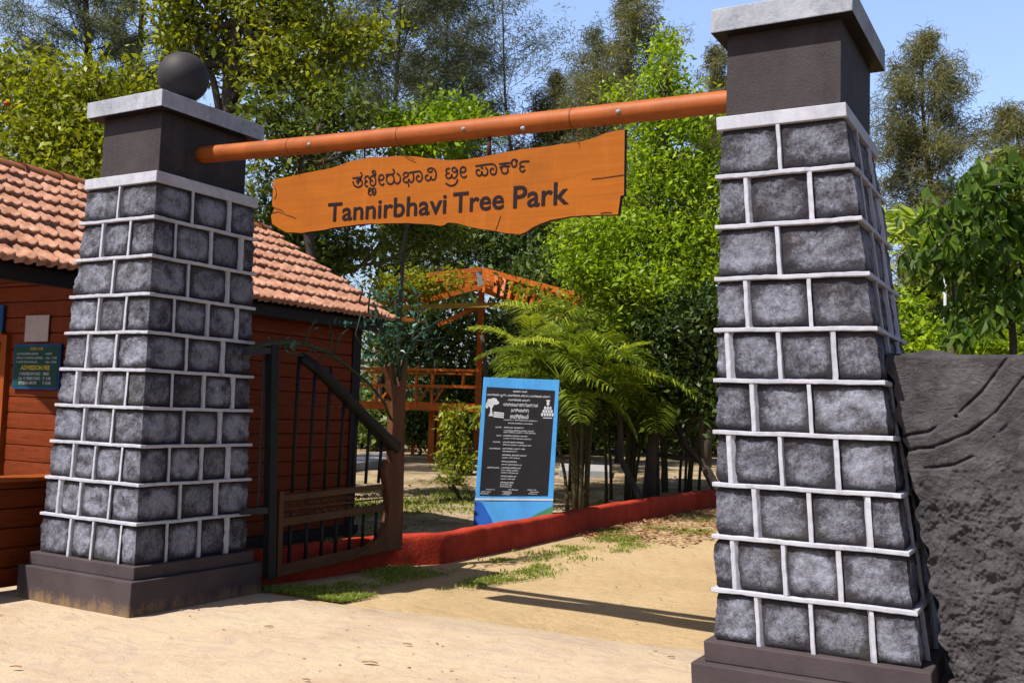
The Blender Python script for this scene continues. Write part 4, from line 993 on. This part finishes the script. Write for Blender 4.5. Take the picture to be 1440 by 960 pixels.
# casuarinas, far
casuarina('tall thin casuarina rising behind the leafy tree at the far left', 84, 21, 15, 2.4, 'needle_blue', dens=1.1)
casuarina('slim dark-trunked casuarina just left of the ball topped pillar', 163, 24, 16, 2.0, 'needle_blue', dens=.8)
casuarina('tall casuarina with a bare dark trunk left of the name board', 528, 36, 21.7, 4.6, 'needle_blue', lean=(.4, 0), dens=1.5, z_from=.42, r0=.16)
casuarina('second blue green casuarina rising just right of the bare trunked one', 610, 42, 20.6, 3.7, 'needle_blue', dens=1.3)
casuarina('sparse leaning casuarina with open branches against the sky', 745, 40, 19.5, 5.6, 'needle_blue', lean=(-2.2, 0), dens=.6, z_from=.3, r0=.16)
casuarina('dense cone shaped casuarina above the middle of the cross pole', 768, 38, 14.7, 2.7, 'needle', dens=1.5, z_from=.15)
casuarina('tall wispy casuarina behind the right end of the cross pole', 872, 33, 16, 3.4, 'needle', dens=1.5, z_from=.2, r0=.15)
casuarina('pale upright casuarina between the cone shaped one and the wispy one', 822, 38, 16.5, 3.2, 'needle_blue', dens=1.1)
casuarina('small olive casuarina close to the left of the right pillar cap', 995, 32, 13.6, 2.4, 'needle', dens=1.1)
casuarina('broad olive casuarina standing alone to the right of the right pillar', 1302, 27, 12.3, 2.9, 'needle', dens=1.9, z_from=.08, r0=.16)
casuarina('dark casuarina at the right edge of the picture', 1432, 22, 8.6, 2.2, 'needle', dens=1.6, z_from=.1)
casuarina('tall casuarina behind the broad leafed tree', 440, 30, 17, 3.0, 'needle_blue', dens=1.2)

# broadleaf trees
tree('leafy_tree', 'dense yellow green leafy tree behind the tiled roof at far left', 'tree', base_of(95, 17.2), [blob(40, 130, 17.2, 95, 55), blob(130, 120, 17.0, 80, 48), blob(195, 135, 16.8, 45, 55), blob(60, 205, 16.6, 90, 55), blob(150, 205, 16.4, 75, 55), blob(-50, 170, 17.5, 85, 80), blob(215, 215, 16.6, 55, 45), blob(100, 250, 16.4, 110, 40), blob(15, 95, 17.3, 40, 30), blob(95, 165, 16.9, 90, 60), blob(300, 300, 17.0, 70, 50)],
     19000, .105, 'leaf_yel', .15, twig=.13, shell=.35)
fl = MB(); V, F = sphere(at(10, 146, 15.4), .06, 8, 5, .7)
for o in list(COL.objects):
    if o.name == 'leafy_tree': link('orange_blossom', np.array(V), F, 'orange_steel', o, smooth=True)
tree('broad_crowned_tree', 'broad yellow green tree with dark forked limbs above the cross pole', 'tree', base_of(345, 16),
     [blob(250, 25, 16.0, 60, 40), blob(330, 15, 16.2, 75, 40), blob(420, 30, 16.0, 75, 40), blob(400, 85, 15.8, 80, 40), blob(490, 65, 15.9, 55, 35), blob(300, 75, 16.3, 60, 30), blob(250, 65, 15.8, 30, 30), blob(450, 125, 15.7, 50, 20), blob(375, 110, 15.9, 50, 28), blob(250, -35, 16.0, 90, 40), blob(400, -40, 16.0, 100, 50), blob(530, 45, 16.2, 35, 25)],
     15000, .10, 'leaf_yel', .15, twig=.15, shell=.2, trunk_pts=[base_of(338, 16), at(335, 420, 16.0), at(330, 300, 16.0), at(322, 220, 16.0), at(320, 150, 16.0), at(325, 90, 16.0), at(335, 30, 16.0)])
tree('thin_leafy_tree', 'thin dark leaved tree showing sky between its leaves above the left end of the pole', 'tree', base_of(455, 15.2),
     [blob(385, 180, 15.2, 40, 30), blob(440, 195, 15.3, 50, 35), blob(375, 245, 15.1, 28, 40), blob(500, 190, 15.4, 40, 25), blob(420, 235, 15.2, 35, 20), blob(365, 150, 15.2, 40, 20), blob(480, 150, 15.3, 50, 18)],
     3600, .10, 'leaf_mid', .09, twig=.2, per=7, shell=.1, trunk_pts=[base_of(450, 15.2), at(445, 420, 15.2), at(430, 300, 15.2), at(425, 235, 15.2), at(445, 190, 15.2), at(465, 160, 15.2)])
tree('leafy_tree', 'small light green tree peeking over the pole left of its middle', 'tree', base_of(566, 16), [blob(560, 178, 16, 40, 22), blob(630, 165, 16, 50, 22), blob(670, 175, 16, 35, 18), blob(600, 200, 16, 75, 20)], 4600, .09, 'leaf_bright', .04, twig=.14, shell=.2, tone=(-.1, .9), limbs=False, trunk_pts=[base_of(560, 16), at(560, 560, 16), at(562, 440, 16), at(568, 340, 16), at(590, 240, 16), at(612, 185, 16)])
tree('shade_tree', 'dark spreading tree with pale crooked limbs hanging below the name board', 'tree', base_of(470, 17.5),
     [blob(430, 345, 17, 60, 38), blob(490, 345, 17.2, 50, 26), blob(570, 325, 17.6, 60, 20), blob(640, 322, 18, 40, 14), blob(455, 378, 17.2, 40, 18), blob(390, 315, 17, 40, 30), blob(400, 290, 17.4, 60, 30), blob(600, 310, 18, 60, 25)],
     7500, .10, 'leaf_mid', .08, 'bark_pale', twig=.18, shell=.15, trunk_pts=[base_of(440, 17.5), at(435, 500, 17.5), at(430, 430, 17.5), at(440, 385, 17.5), at(470, 362, 17.5), at(520, 350, 17.5)])
tree('olive_tree', 'dull olive tree deep in the park between name board and pergola roof', 'tree', base_of(700, 30), [blob(700, 340, 30, 70, 60), blob(620, 330, 30, 70, 50), blob(770, 330, 30, 50, 60), blob(560, 360, 29, 60, 60), blob(760, 400, 28, 80, 50)], 12000, .16, 'leaf_dark', .10, twig=.25, shell=.2, tone=(.1, .9), limbs=False)
tree('bright_tree', 'bright green bushy tree beside the right end of the name board', 'tree', base_of(920, 18.0),
     [blob(935, 75, 18.0, 30, 34), blob(930, 120, 18.0, 40, 30), blob(965, 165, 17.9, 60, 40), blob(915, 190, 17.9, 45, 40), blob(920, 250, 17.8, 75, 50), blob(985, 250, 17.9, 50, 55), blob(870, 330, 17.7, 80, 50), blob(950, 330, 17.6, 80, 55), blob(820, 370, 17.7, 55, 35), blob(1010, 330, 17.8, 50, 50), blob(870, 130, 18.2, 25, 15), blob(905, 395, 17.4, 95, 40), blob(850, 410, 17.9, 50, 30), blob(985, 395, 17.5, 50, 30), blob(1060, 250, 18.1, 50, 70), blob(990, 440, 17.6, 45, 40), blob(900, 450, 17.6, 60, 26), blob(800, 330, 17.9, 25, 25)],
     36000, .085, 'leaf_bright', .06, twig=.13, shell=.3, trunk_pts=[base_of(925, 18.0), at(922, 600, 18.0), at(926, 480, 18.0), at(930, 400, 17.9), at(935, 300, 17.9), at(938, 200, 17.9), at(940, 90, 17.9)])
tree('dark_bushy_tree', 'dark shaded evergreen behind the palms beside the right pillar', 'tree', base_of(1040, 17), [blob(850, 580, 19, 60, 40), blob(985, 450, 17, 70, 50), blob(925, 480, 17.4, 60, 60), blob(1000, 540, 17, 60, 60), blob(930, 560, 17.5, 60, 50), blob(870, 520, 18, 60, 60), blob(1060, 480, 17, 60, 90)], 22000, .10, 'leaf_dark', .10, twig=.16, shell=.2)
tree('dark_bushy_tree', 'dark evergreen behind the pergola and the blue board', 'tree', base_of(760, 33), [blob(700, 470, 34, 90, 50), blob(790, 480, 33, 80, 60), blob(610, 470, 35, 80, 50), blob(840, 520, 33, 70, 60), blob(560, 480, 35, 60, 50), blob(650, 540, 36, 90, 40), blob(760, 550, 34, 90, 40)], 19000, .2, 'leaf_dark', .1, twig=.35, shell=.2, tone=(.05, .95), limbs=False)
for (px, py, d, rx, ry, lb, mm) in ((590, 590, 34, 30, 30, 'low dark bush seen between the pergola legs', 'leaf_dark'), (510, 590, 38, 40, 40, 'low dark bush behind the corner of the plank building', 'leaf_dark')):
    tree('garden_bush', lb, 'bush', base_of(px, d), [blob(px, py, d, rx, ry), blob(px - rx * .7, py + ry * .3, d, rx * .6, ry * .7), blob(px + rx * .8, py + ry * .2, d, rx * .7, ry * .7)], 3500, .16, mm, .05, twig=.2, shell=.2)
tree('climber_shrub', 'leafy upright shrub growing between the right hand pergola legs', 'bush', base_of(645, 24), [blob(636, 590, 24, 13, 18), blob(640, 620, 24, 14, 20), blob(632, 645, 24, 16, 14), blob(650, 655, 23.8, 16, 14), blob(640, 690, 21, 16, 20)], 3400, .11, 'leaf_yel', .03, twig=.12, shell=.1)

# far woodland behind everything: one mass, stuff
blobs = []
r3 = np.random.default_rng(9)
for k in range(70):
    px = -150 + k * 25 + r3.normal() * 10; d = 50 + r3.random() * 16
    blobs.append(blob(px, 500 + r3.random() * 75, d, 42, 45)); 
    if k % 2: blobs.append(blob(px, 400 + r3.random() * 60 + (40 if px > 1200 else 0), d + 5, 36, 50))
for k in range(60):      # unseen tree ring added east, south and west to block low sky light
    a = R_(-75 + 330 * k / 60); 
    if 15 < (math.degrees(a) % 360) < 160: continue
    rr_ = 34 + r3.random() * 8; c = np.array([3 + rr_ * math.cos(a), -2 + rr_ * math.sin(a), 5.0]); blobs.append((c, (3.5, 3.5, 5.5)))
P, tw = crown_points(blobs, 100000, .5, 9, .15, r3); q = leaf_quads(P, .46, .5, .4, .2, r=r3)
wd_ = quads('far_woodland', q, 'leaf_dark', None, np.clip(tw * .5 + r3.random(len(q)) * .6, 0, 1)); tag(wd_, 'far dark woodland closing the view behind the park, plus an added unseen ring', 'woodland', None, 'stuff')

ub = []
for k in range(34):
    px = 470 + k * 17 + r3.normal() * 6; d = 36 + r3.random() * 10; ub.append(blob(px, 598 + r3.normal() * 5 - (px - 700) * -.01, d, 20, 30, 1.2))
P, tw = crown_points(ub, 26000, .3, 9, .1, r3); P[:, 2] = np.maximum(P[:, 2], .05)
ug_ = quads('undergrowth', leaf_quads(P, .26, .5, .4, .2, r=r3), 'leaf_mid', None, np.clip(tw * .5 + r3.random(len(P)) * .5, 0, 1)); tag(ug_, 'dense dark undergrowth closing the back of the garden', 'undergrowth', None, 'stuff')

# right-hand greenery above the rock wall
def droop_tree():
    b = base_of(1418, 8.2); t = root('drooping_tree', 'young tree with large hanging dark leaves above the rock wall', 'tree', b); mb = MB(); r = np.random.default_rng(3)
    tp = [b, at(1425, 480, 8.2), at(1418, 400, 8.2), at(1412, 320, 8.2), at(1405, 240, 8.2)]; mb.tube(tp, [.035, .030, .022, .018, .010], 8); LV = []
    brs = [[(1405, 240), (1370, 245), (1330, 280), (1290, 320)], [(1408, 260), (1380, 262), (1350, 300), (1322, 345)], [(1412, 300), (1380, 320), (1345, 360), (1310, 390)], [(1414, 330), (1440, 300), (1480, 300)], [(1415, 350), (1380, 370), (1360, 410), (1330, 440)], [(1418, 380), (1395, 400), (1380, 440), (1350, 470)], [(1405, 245), (1440, 235), (1480, 260)], [(1410, 280), (1450, 330), (1480, 360)], [(1418, 400), (1440, 420), (1460, 460)], [(1410, 300), (1350, 330), (1300, 360), (1275, 365)], [(1420, 430), (1390, 450), (1340, 480)], [(1405, 250), (1395, 280), (1400, 330)], [(1400, 260), (1370, 290), (1380, 340)]]
    for k, br in enumerate(brs):
        P = [at(x, y, 8.2 + r.normal() * .25) for x, y in br]; mb.tube(P, [.009] + [.005] * (len(P) - 1), 6)
        for i in range(len(P) - 1):
            for s in range(32):
                c = P[i] + (P[i + 1] - P[i]) * r.random() + r.normal(size=3) * .06; d = r.normal(size=3) * .55 + np.array([0, 0, -1.0]); L = .10 + .07 * r.random()
                LV += big_leaf(c, d, r.normal(size=3) + np.array([0, -1.2, .2]), L, L * .5)
    mb.build('trunk', 'bark', t, smooth=True); q = np.array(LV); quads('crown', q, 'leaf_big', t)
droop_tree()
def spray_tree(name, label, px0, py0, dist, specs, m, N, L0, seed, cat='tree'):
    b = base_of(px0, dist); t = root(name, label, cat, b); r = np.random.default_rng(seed); mb = MB(); LV = []
    top = at(px0, py0, dist); mb.tube([b, (b + top) / 2, top], [.04, .03, .015], 7)
    for (px, py, rx, ry) in specs:
        e = at(px, py, dist + r.normal() * .3); mb.tube([top, (top + e) / 2 + np.array([0, 0, -.05]), e], [.014, .010, .005], 5)
        for _ in range(N):
            c = at(px + rx * r.normal() * .5, py + ry * r.normal() * .5, dist + r.normal() * .3); d = np.array([-.8, -.2, .12]) + r.normal(size=3) * .55; L = L0 * (.7 + .6 * r.random())
            LV += big_leaf(c, d, r.normal(size=3) + np.array([0, -.4, 1.2]), L, L * .26)
    mb.build('trunk', 'bark', t, smooth=True); quads('crown', np.array(LV), m, t); return t
spray_tree('sprouting_tree', 'small tree with fresh yellow green leaf sprays beside the right pillar', 1340, 380, 9.0, [(1262, 312, 18, 22), (1285, 308, 20, 20), (1305, 315, 18, 22), (1280, 335, 22, 16), (1320, 330, 14, 18), (1300, 345, 20, 12), (1340, 325, 14, 22)], 'leaf_new', 60, .15, 5)
tree('low_bright_bush', 'low bright green bush peering over the rock wall', 'bush', base_of(1320, 10.5), [blob(1285, 470, 10.5, 30, 24), blob(1320, 478, 10.4, 34, 18), blob(1360, 482, 10.6, 40, 14), blob(1278, 435, 10.6, 16, 24), blob(1410, 484, 10.5, 40, 14), blob(1300, 500, 10.4, 70, 20)], 7000, .06, 'leaf_bright', .04, twig=.08, shell=.1)
tree('leafy_tree', 'shaded mid green tree filling the gap behind the drooping leaves', 'tree', base_of(1385, 12), [blob(1350, 400, 12, 40, 50), blob(1400, 360, 12, 40, 50), blob(1420, 430, 12, 40, 50), blob(1380, 450, 12, 60, 30), blob(1290, 420, 12.3, 30, 30), blob(1430, 300, 12.4, 40, 50), blob(1460, 400, 12.3, 40, 70), blob(1340, 450, 12.2, 50, 30), blob(1410, 250, 12.5, 25, 20)], 13000, .10, 'leaf_mid', .08, twig=.14, shell=.1)
wp = MB(); wp.tube([(lambda p: (p[0], p[1], 0))(at(1329, 500, 11)), at(1329, 372, 11)], .016, 8); tag(wp.build('thin_pole', 'white_post', smooth=True), 'thin white pole standing among the leaves right of the right pillar', 'pole')

# areca palms
def frond_mesh(seed, L=1.9, arch=.9, nl=32, lw=.017, ll=.60):
    r = np.random.default_rng(seed); R = []; n = 14
    for i in range(n + 1):
        s = i / n; x = L * (s * .42 + .34 * s * s); z = L * (.98 * s - arch * .86 * s * s); R.append(np.array([x, 0, z]))
    mb = MB(); mb.tube(R, [.014 * (1 - .8 * i / n) for i in range(n + 1)], 5); nv0 = len(mb.f); LV = []
    for k in range(nl):
        s = .22 + .78 * k / nl; i = min(int(s * n), n - 1); p = R[i] + (R[i + 1] - R[i]) * (s * n - i); t = unitv(R[i + 1] - R[i]); l = ll * math.sin(math.pi * (s * .78 + .12)) * (1 + .1 * r.normal())
        for sg_ in (-1, 1):
            d = unitv(np.array([0, sg_ * .95, 0]) + t * .75 + np.array([0, 0, .35]) + r.normal(size=3) * .08); a = p; m1 = p + d * l * .5; e = m1 + unitv(d + np.array([0, 0, -.7])) * l * .5
            sd = unitv(np.cross(d, np.array([0, 0, 1.]))) * lw; up_ = np.array([0, 0, .004])
            LV.append([a - sd * .5, m1 - sd, m1 + sd, a + sd * .5]); LV.append([m1 - sd, e - sd * .12, e + sd * .12, m1 + sd])
    LV = np.array(LV); V = np.concatenate([np.array(mb.v), LV.reshape(-1, 3)]); o = len(mb.v)
    F = mb.f + [tuple(o + 4 * i + j for j in range(4)) for i in range(len(LV))]
    me = bpy.data.meshes.new('frond'); me.from_pydata([tuple(p) for p in V], [], F); me.update(); me.materials.append(M['palm'])
    a = me.attributes.new('tone', 'FLOAT', 'FACE'); b0 = .25 + .5 * r.random(); a.data.foreach_set('value', np.clip(np.concatenate([np.full(nv0, .6), b0 + .3 * r.normal(size=len(LV)) * .8]), 0, 1).astype(np.float32)); return me
FR = [frond_mesh(s, 1.9, a) for s, a in ((1, .75), (2, .95), (3, 1.15), (4, .55), (5, 1.0))]
def palm(label, base, nst, h, spread, seed, nfr=5, fs=1.0):
    t = root('areca_palm', label, 'palm', base, 'areca palms behind the red kerb'); r = np.random.default_rng(seed); base = np.array(base, float)
    for k in range(nst):
        a = r.random() * 6.28; rr = spread * r.random() ** .5; b = base + np.array([math.cos(a) * rr, math.sin(a) * rr, 0]); hh = h * (.6 + .5 * r.random()); lean = np.array([math.cos(a), math.sin(a), 0]) * (.12 + .25 * r.random())
        P = [b + lean * (i / 5) ** 2 + np.array([0, 0, hh * i / 5]) for i in range(6)]; MB().tube(P, [.035, .03, .028, .026, .026, .03], 8).build('stem', 'palm_stem', t, smooth=True)
        a0 = r.random() * 6.28
        for j in range(nfr):
            o = bpy.data.objects.new('frond', FR[int(r.integers(5))]); COL.objects.link(o); o.parent = t; o.location = tuple(P[-1] - base + np.array([0, 0, -.03]))
            o.rotation_euler = (r.normal() * .1, -(.10 - .75 * j / nfr) + r.normal() * .12, a0 + j * 2.4 + r.normal() * .2); s = fs * (.8 + .35 * r.random()); o.scale = (s, s, s)
    return t
def gpt(px, py): return on(px, py, 'z', 0.0)
palm('areca palm clump nearest the blue board with the brightest arching fronds', gpt(822, 722), 7, 2.15, .30, 1, 6, .88)
palm('areca palm clump with slender stems in the middle of the palm row', gpt(878, 708), 9, 2.1, .45, 2, 6, .9)
palm('shaded areca palm clump nearest the right pillar', gpt(952, 694), 9, 2.4, .5, 3, 6, .95)
palm('areca palm clump farther back behind the blue board', gpt(800, 690), 7, 2.9, .5, 4, 6, 1.0)
palm('low stemless areca palm at the left foot of the blue board', gpt(652, 705), 2, .30, .10, 6, 4, .30)
palm('areca palm leaning its fronds across the near pergola leg', gpt(704, 668), 2, 1.9, .2, 8, 4, .62)
palm('areca palm clump behind the middle one', gpt(905, 682), 7, 2.9, .5, 9, 6, 1.05)
# two real trunks among the palms
mb = MB(); b0 = gpt(912, 712); mb.tube([b0, b0 + np.array([.02, 0, .6]), b0 + np.array([.05, .05, 1.5]), b0 + np.array([.1, .1, 2.8])], [.13, .10, .09, .08], 10); tag(mb.build('thick_trunk', 'bark', smooth=True), 'thick straight dark tree trunk standing among the palm stems', 'trunk')
mb = MB(); b0 = gpt(905, 718); mb.tube([b0, b0 + np.array([-.12, 0, .3]), b0 + np.array([-.42, 0, .8]), b0 + np.array([-.5, .1, 1.5]), b0 + np.array([-.55, .1, 2.4])], [.07, .06, .055, .05, .04], 8); tag(mb.build('slanting_trunk', 'bark', smooth=True), 'thin dark trunk slanting left from beside the thick trunk', 'trunk')

# ------------------------------------------------------------------ orange pergola on legs
pg = root('raised_pergola', 'orange steel raised platform with railings and a vine covered pergola roof', 'pergola', gpt(605, 650))
D0 = 28.0
def Q(px, py, d): return at(px, py, d)
def post(pxb, pyb, pyt, w, pxt=None, name='post', m='orange_steel'):
    b = on(pxb, pyb, 'z', -.02); d = (b - CAM) @ CF; tt = at(pxt or pxb, pyt, d); tt = np.array([b[0], b[1], tt[2]])
    MB().beam(b, tt, w, w, up=(CR[0], CR[1], 0)).build(name, m, pg); return d
dA = post(605, 651, 577, .17); dB = post(616, 643, 577, .15); dL = post(542, 635, 412, .17); post(669, 650, 398, .19); post(655, 622, 577, .2); post(580, 640, 577, .12); post(524, 630, 410, .13); post(583, 628, 420, .14)
def B3(a, b, d, w, h, name='beam', m='orange_steel', d2=None): MB().beam(Q(*a, d), Q(*b, d2 or d), w, h).build(name, m, pg)
B3((505, 569), (674, 573.5), 28.6, .15, .22, 'deck_beam'); B3((520, 567.0), (672, 570.5), 31.0, .12, .16, 'deck_beam')
mb = MB(); mb.prism([Q(508, 566.2, 28.7), Q(672, 571, 28.5), Q(666, 571.5, 31.5), Q(520, 566.5, 32)], (0, 0, -.05)); mb.build('deck', 'orange_steel', pg)
B3((505, 541), (672, 544), 28.5, .07, .085, 'rail'); B3((505, 518), (672, 521), 28.5, .06, .07, 'rail'); B3((515, 523), (668, 526), 31.5, .05, .06, 'rail')
for px, t_, b_ in ((530, 540, 568), (608, 519, 570), (609.5, 519, 545), (560, 519, 568), (586, 519, 570), (652, 521, 545)): B3((px, t_), (px - 1, b_), 28.55, .06, .06, 'baluster')
for a, b in (((533, 564), (543, 552)), ((588, 566), (602, 545)), ((610, 566), (623, 546))): B3(a, b, 29.5, .05, .06, 'strut')
B3((563, 432), (757, 427), 28.3, .10, .13, 'tie_beam', 'yellow_beam'); B3((616, 457), (672, 431), 28.4, .10, .12, 'brace'); B3((672, 380), (677, 402), 28.0, .10, .16, 'king_post', 'slab')
B3((590, 425), (678, 402), 28.4, .1, .14, 'rafter'); B3((545, 412), (672, 404), 29.5, .1, .12, 'beam'); B3((530, 446), (600, 452), 28.6, .1, .1, 'beam')
# roof frame: ridge slats to the left, descending slats to the right
for k in range(5): B3((540, 394 + k * 8), (677, 379 + k * 6.5), 28.0 + k * .6, .12, .13, 'slat', 'orange_steel', 28 + k * .35)
for k in range(6): B3((680, 380 + k * 5.5), (822 - k * 4, 418 + k * 6), 28.0 - k * .15, .13, .14, 'slat', 'orange_steel', 25.5 + k * .7)
for f in np.linspace(.05, .98, 12): B3((680 + 142 * f, 379 + 38 * f), (680 + 118 * f, 408 + 42 * f), 28.0 - 2.5 * f, .10, .10, 'slat', 'orange_steel', 27.4 - 1.2 * f)
wpx = on(661, 622, 'z', 0); MB().tube([wpx, wpx + np.array([0, 0, 2.1])], .16, 12).build('white_column', 'white_post', pg, smooth=True)
# climbing plant sprawling over its roof
vb = [blob(585, 392, 27.5, 45, 9), blob(545, 400, 27.4, 35, 12), blob(640, 392, 27.2, 30, 7), blob(610, 416, 28.6, 40, 7), blob(740, 408, 26, 30, 8), blob(790, 425, 25.2, 25, 10), blob(775, 440, 26, 30, 10), blob(545, 440, 30, 30, 16)]
tree('climbing_vine', 'leafy creeper sprawling over the pergola roof', 'vine', gpt(760, 655), vb, 2300, .13, 'leaf_yel', .03, twig=.15, shell=.1, limbs=False, tone=(.0, .9), trunk_pts=[gpt(760, 655), at(765, 560, 27.6), at(768, 480, 27.2), at(764, 425, 26.6)])
# pale slab and bench-like kerb further in
MB().prism([on(484, 640, 'z', .22), on(548, 634, 'z', .22), on(550, 646, 'z', .22), on(484, 652, 'z', .22)], (0, 0, -.2)).build('stone_bench', 'slab', None, bevel=.02)
tag(bpy.data.objects['stone_bench'], 'pale stone slab bench seen through the gate bars', 'bench')
b_ = MB().prism([on(788, 651, 'z', .2), on(860, 654, 'z', .2), on(858, 662, 'z', .2), on(786, 660, 'z', .2)], (0, 0, -.2)).build('stone_bench', 'slab', None, bevel=.02); tag(b_, 'pale stone slab bench seen between the palm stems', 'bench')

# ------------------------------------------------------------------ grass, litter, small things
def inside_strip(x, y, pts):
    f = np.interp(y, [p[1] for p in pts], [p[0] for p in pts]); return f
def grass(name, label, N, sampler, hmin, hmax, seed, m='grass', wid=.004):
    r = np.random.default_rng(seed); P = sampler(r, N); N = len(P); h = (hmin + (hmax - hmin) * r.random((N, 1))); a = r.random((N, 1)) * 6.28
    s = np.concatenate([np.cos(a), np.sin(a), np.zeros((N, 1))], 1) * wid * (1 + r.random((N, 1))); bend = np.concatenate([r.normal(size=(N, 2)) * .6, np.ones((N, 1))], 1); tip = P + bend * h
    mid = P + bend * h * .5 * np.array([.55, .55, 1.1]); q1 = np.stack([P - s, P + s, mid + s * .8, mid - s * .8], 1); q2 = np.stack([mid - s * .8, mid + s * .8, tip + s * .1, tip - s * .1], 1)
    tn = r.random(N); o = quads(name, np.concatenate([q1, q2]), m, None, np.concatenate([tn, tn])); tag(o, label, 'grass', None, 'stuff'); return o
def samp1(r, N):
    y = .75 + (14 - .75) * r.random(N * 3) ** 1.6; kx = np.interp(y, [p[1] for p in kerb_front], [p[0] for p in kerb_front])
    wdt = np.interp(y, [.7, 1.2, 2, 3, 4, 6, 9, 14], [1.0, 1.0, 1.3, 1.3, 1.1, 1.2, 1.4, 1.3]); u = r.random(N * 3); x = kx + .05 + wdt * u
    P = np.stack([x, y, np.zeros_like(x)], 1); nz = 1.1 * vnoise(P * np.array([3.6, 2.2, 1]), 61, 4)
    thr = np.interp(u, [0, .15, .5, .8, 1], [.85, .55, .38, .62, 1.1]) - np.interp(y, [.7, 1.4, 2.2, 4, 6], [-.45, -.1, .22, .08, -.05]); keep = nz + .35 * r.normal(size=len(nz)) > thr; return P[keep][:N]
grass('path_grass', 'patchy short grass along the foot of the red kerb', 30000, samp1, .010, .034, 1)
def samp2(r, N):
    x = -9 * r.random(N * 2) ** 1.3 + .5; y = 3.2 + 7.5 * r.random(N * 2) ** 1.3; P = np.stack([x, y, np.full_like(x, .01)], 1)
    P = P[x < np.interp(y, [p[1] for p in kerb_front], [p[0] for p in kerb_front]) - .22]; nz = vnoise(P * np.array([.9, .9, 1]), 67, 3); P = P[nz + .3 * r.normal(size=len(nz)) > .0]
    P = P[~((P[:, 0] < -.95) & (P[:, 1] < 4.3))]; return P[:N]
grass('garden_grass', 'yellow green ground cover inside the garden bed behind the kerb', 26000, samp2, .02, .07, 2, wid=.008)
def litter(name, label, N, sampler, sz, seed):
    r = np.random.default_rng(seed); P = sampler(r, N); q = leaf_quads(P + np.array([0, 0, .006]), sz, .5, 6., 0, .4, r); q[..., 2] = np.maximum(q[..., 2] * .35, .003) + r.random((len(q), 1)) * .008
    o = quads(name, q, 'litter', None, r.random(len(q))); tag(o, label, 'leaf litter', None, 'stuff')
def samp3(r, N):
    y = 6 + 8 * r.random(N); kx = np.interp(y, [p[1] for p in kerb_front], [p[0] for p in kerb_front]); x = kx + .05 + 1.5 * r.random(N) ** 1.6; return np.stack([x, y, np.zeros_like(x)], 1)
litter('path_litter', 'fallen brown leaves gathered beside the far end of the red kerb', 4200, samp3, .07, 3)
def samp4(r, N):
    y = 3 + 16 * r.random(N); kx = np.interp(y, [p[1] for p in kerb_front], [p[0] for p in kerb_front]); x = kx - .3 - 7 * r.random(N) ** 1.4; k = ~((x < -.95) & (y < 4.3)); return np.stack([x, y, np.full_like(x, .02)], 1)[k]
litter('garden_litter', 'fallen brown leaves under the palms and around the garden bed', 5000, samp4, .09, 4)
def samp5(r, N):
    x = -1 + 8 * r.random(N); y = -4.5 + 13 * r.random(N); return np.stack([x, y, np.zeros_like(x)], 1)
litter('scattered_bits', 'tiny dry leaf bits and twigs strewn over sand and paving', 1500, samp5, .022, 5)
for (px, py, L, lb) in ((520, 932, .10, 'long curled dry leaf lying on the paving near the bottom edge'), (573, 906, .06, 'small dry leaf on the paving right of the long curled one'), (431, 956, .05, 'tiny dark curled leaf at the bottom edge of the paving'), (1006 - 62, 924, .05, 'pale dry leaf near the foot of the right pillar'), (378, 881, .06, 'flat brown leaf on the paving near the left plinth'), (22, 938, .07, 'tuft like clump of dried straw at the lower left')):
    c = on(px, py, 'z', .012); r = np.random.default_rng(int(px)); V = []; F = []; n = 7
    a = r.random() * 1.0 - .4; d = np.array([math.cos(a + .5), math.sin(a + .5), 0]); s = np.array([-d[1], d[0], 0])
    for i in range(n):
        f = i / (n - 1); w_ = L * .15 * math.sin(math.pi * (f * .9 + .05)); z = .002 + .004 * math.sin(f * 3.1) * (L / .1)
        V += [c + d * L * (f - .5) - s * w_ + np.array([0, 0, z + .004]), c + d * L * (f - .5) + np.array([0, 0, z]), c + d * L * (f - .5) + s * w_ + np.array([0, 0, z + .006])]
    for i in range(n - 1):
        for k in range(2): F.append((i * 3 + k, i * 3 + k + 1, i * 3 + k + 4, i * 3 + k + 3))
    o = link('fallen_leaf', np.array(V), F, 'deadleaf', None, smooth=True); tag(o, lb, 'leaf', 'dry leaves on the paving')
print('faces', sum(len(o.data.polygons) for o in COL.objects if o.type == 'MESH'))
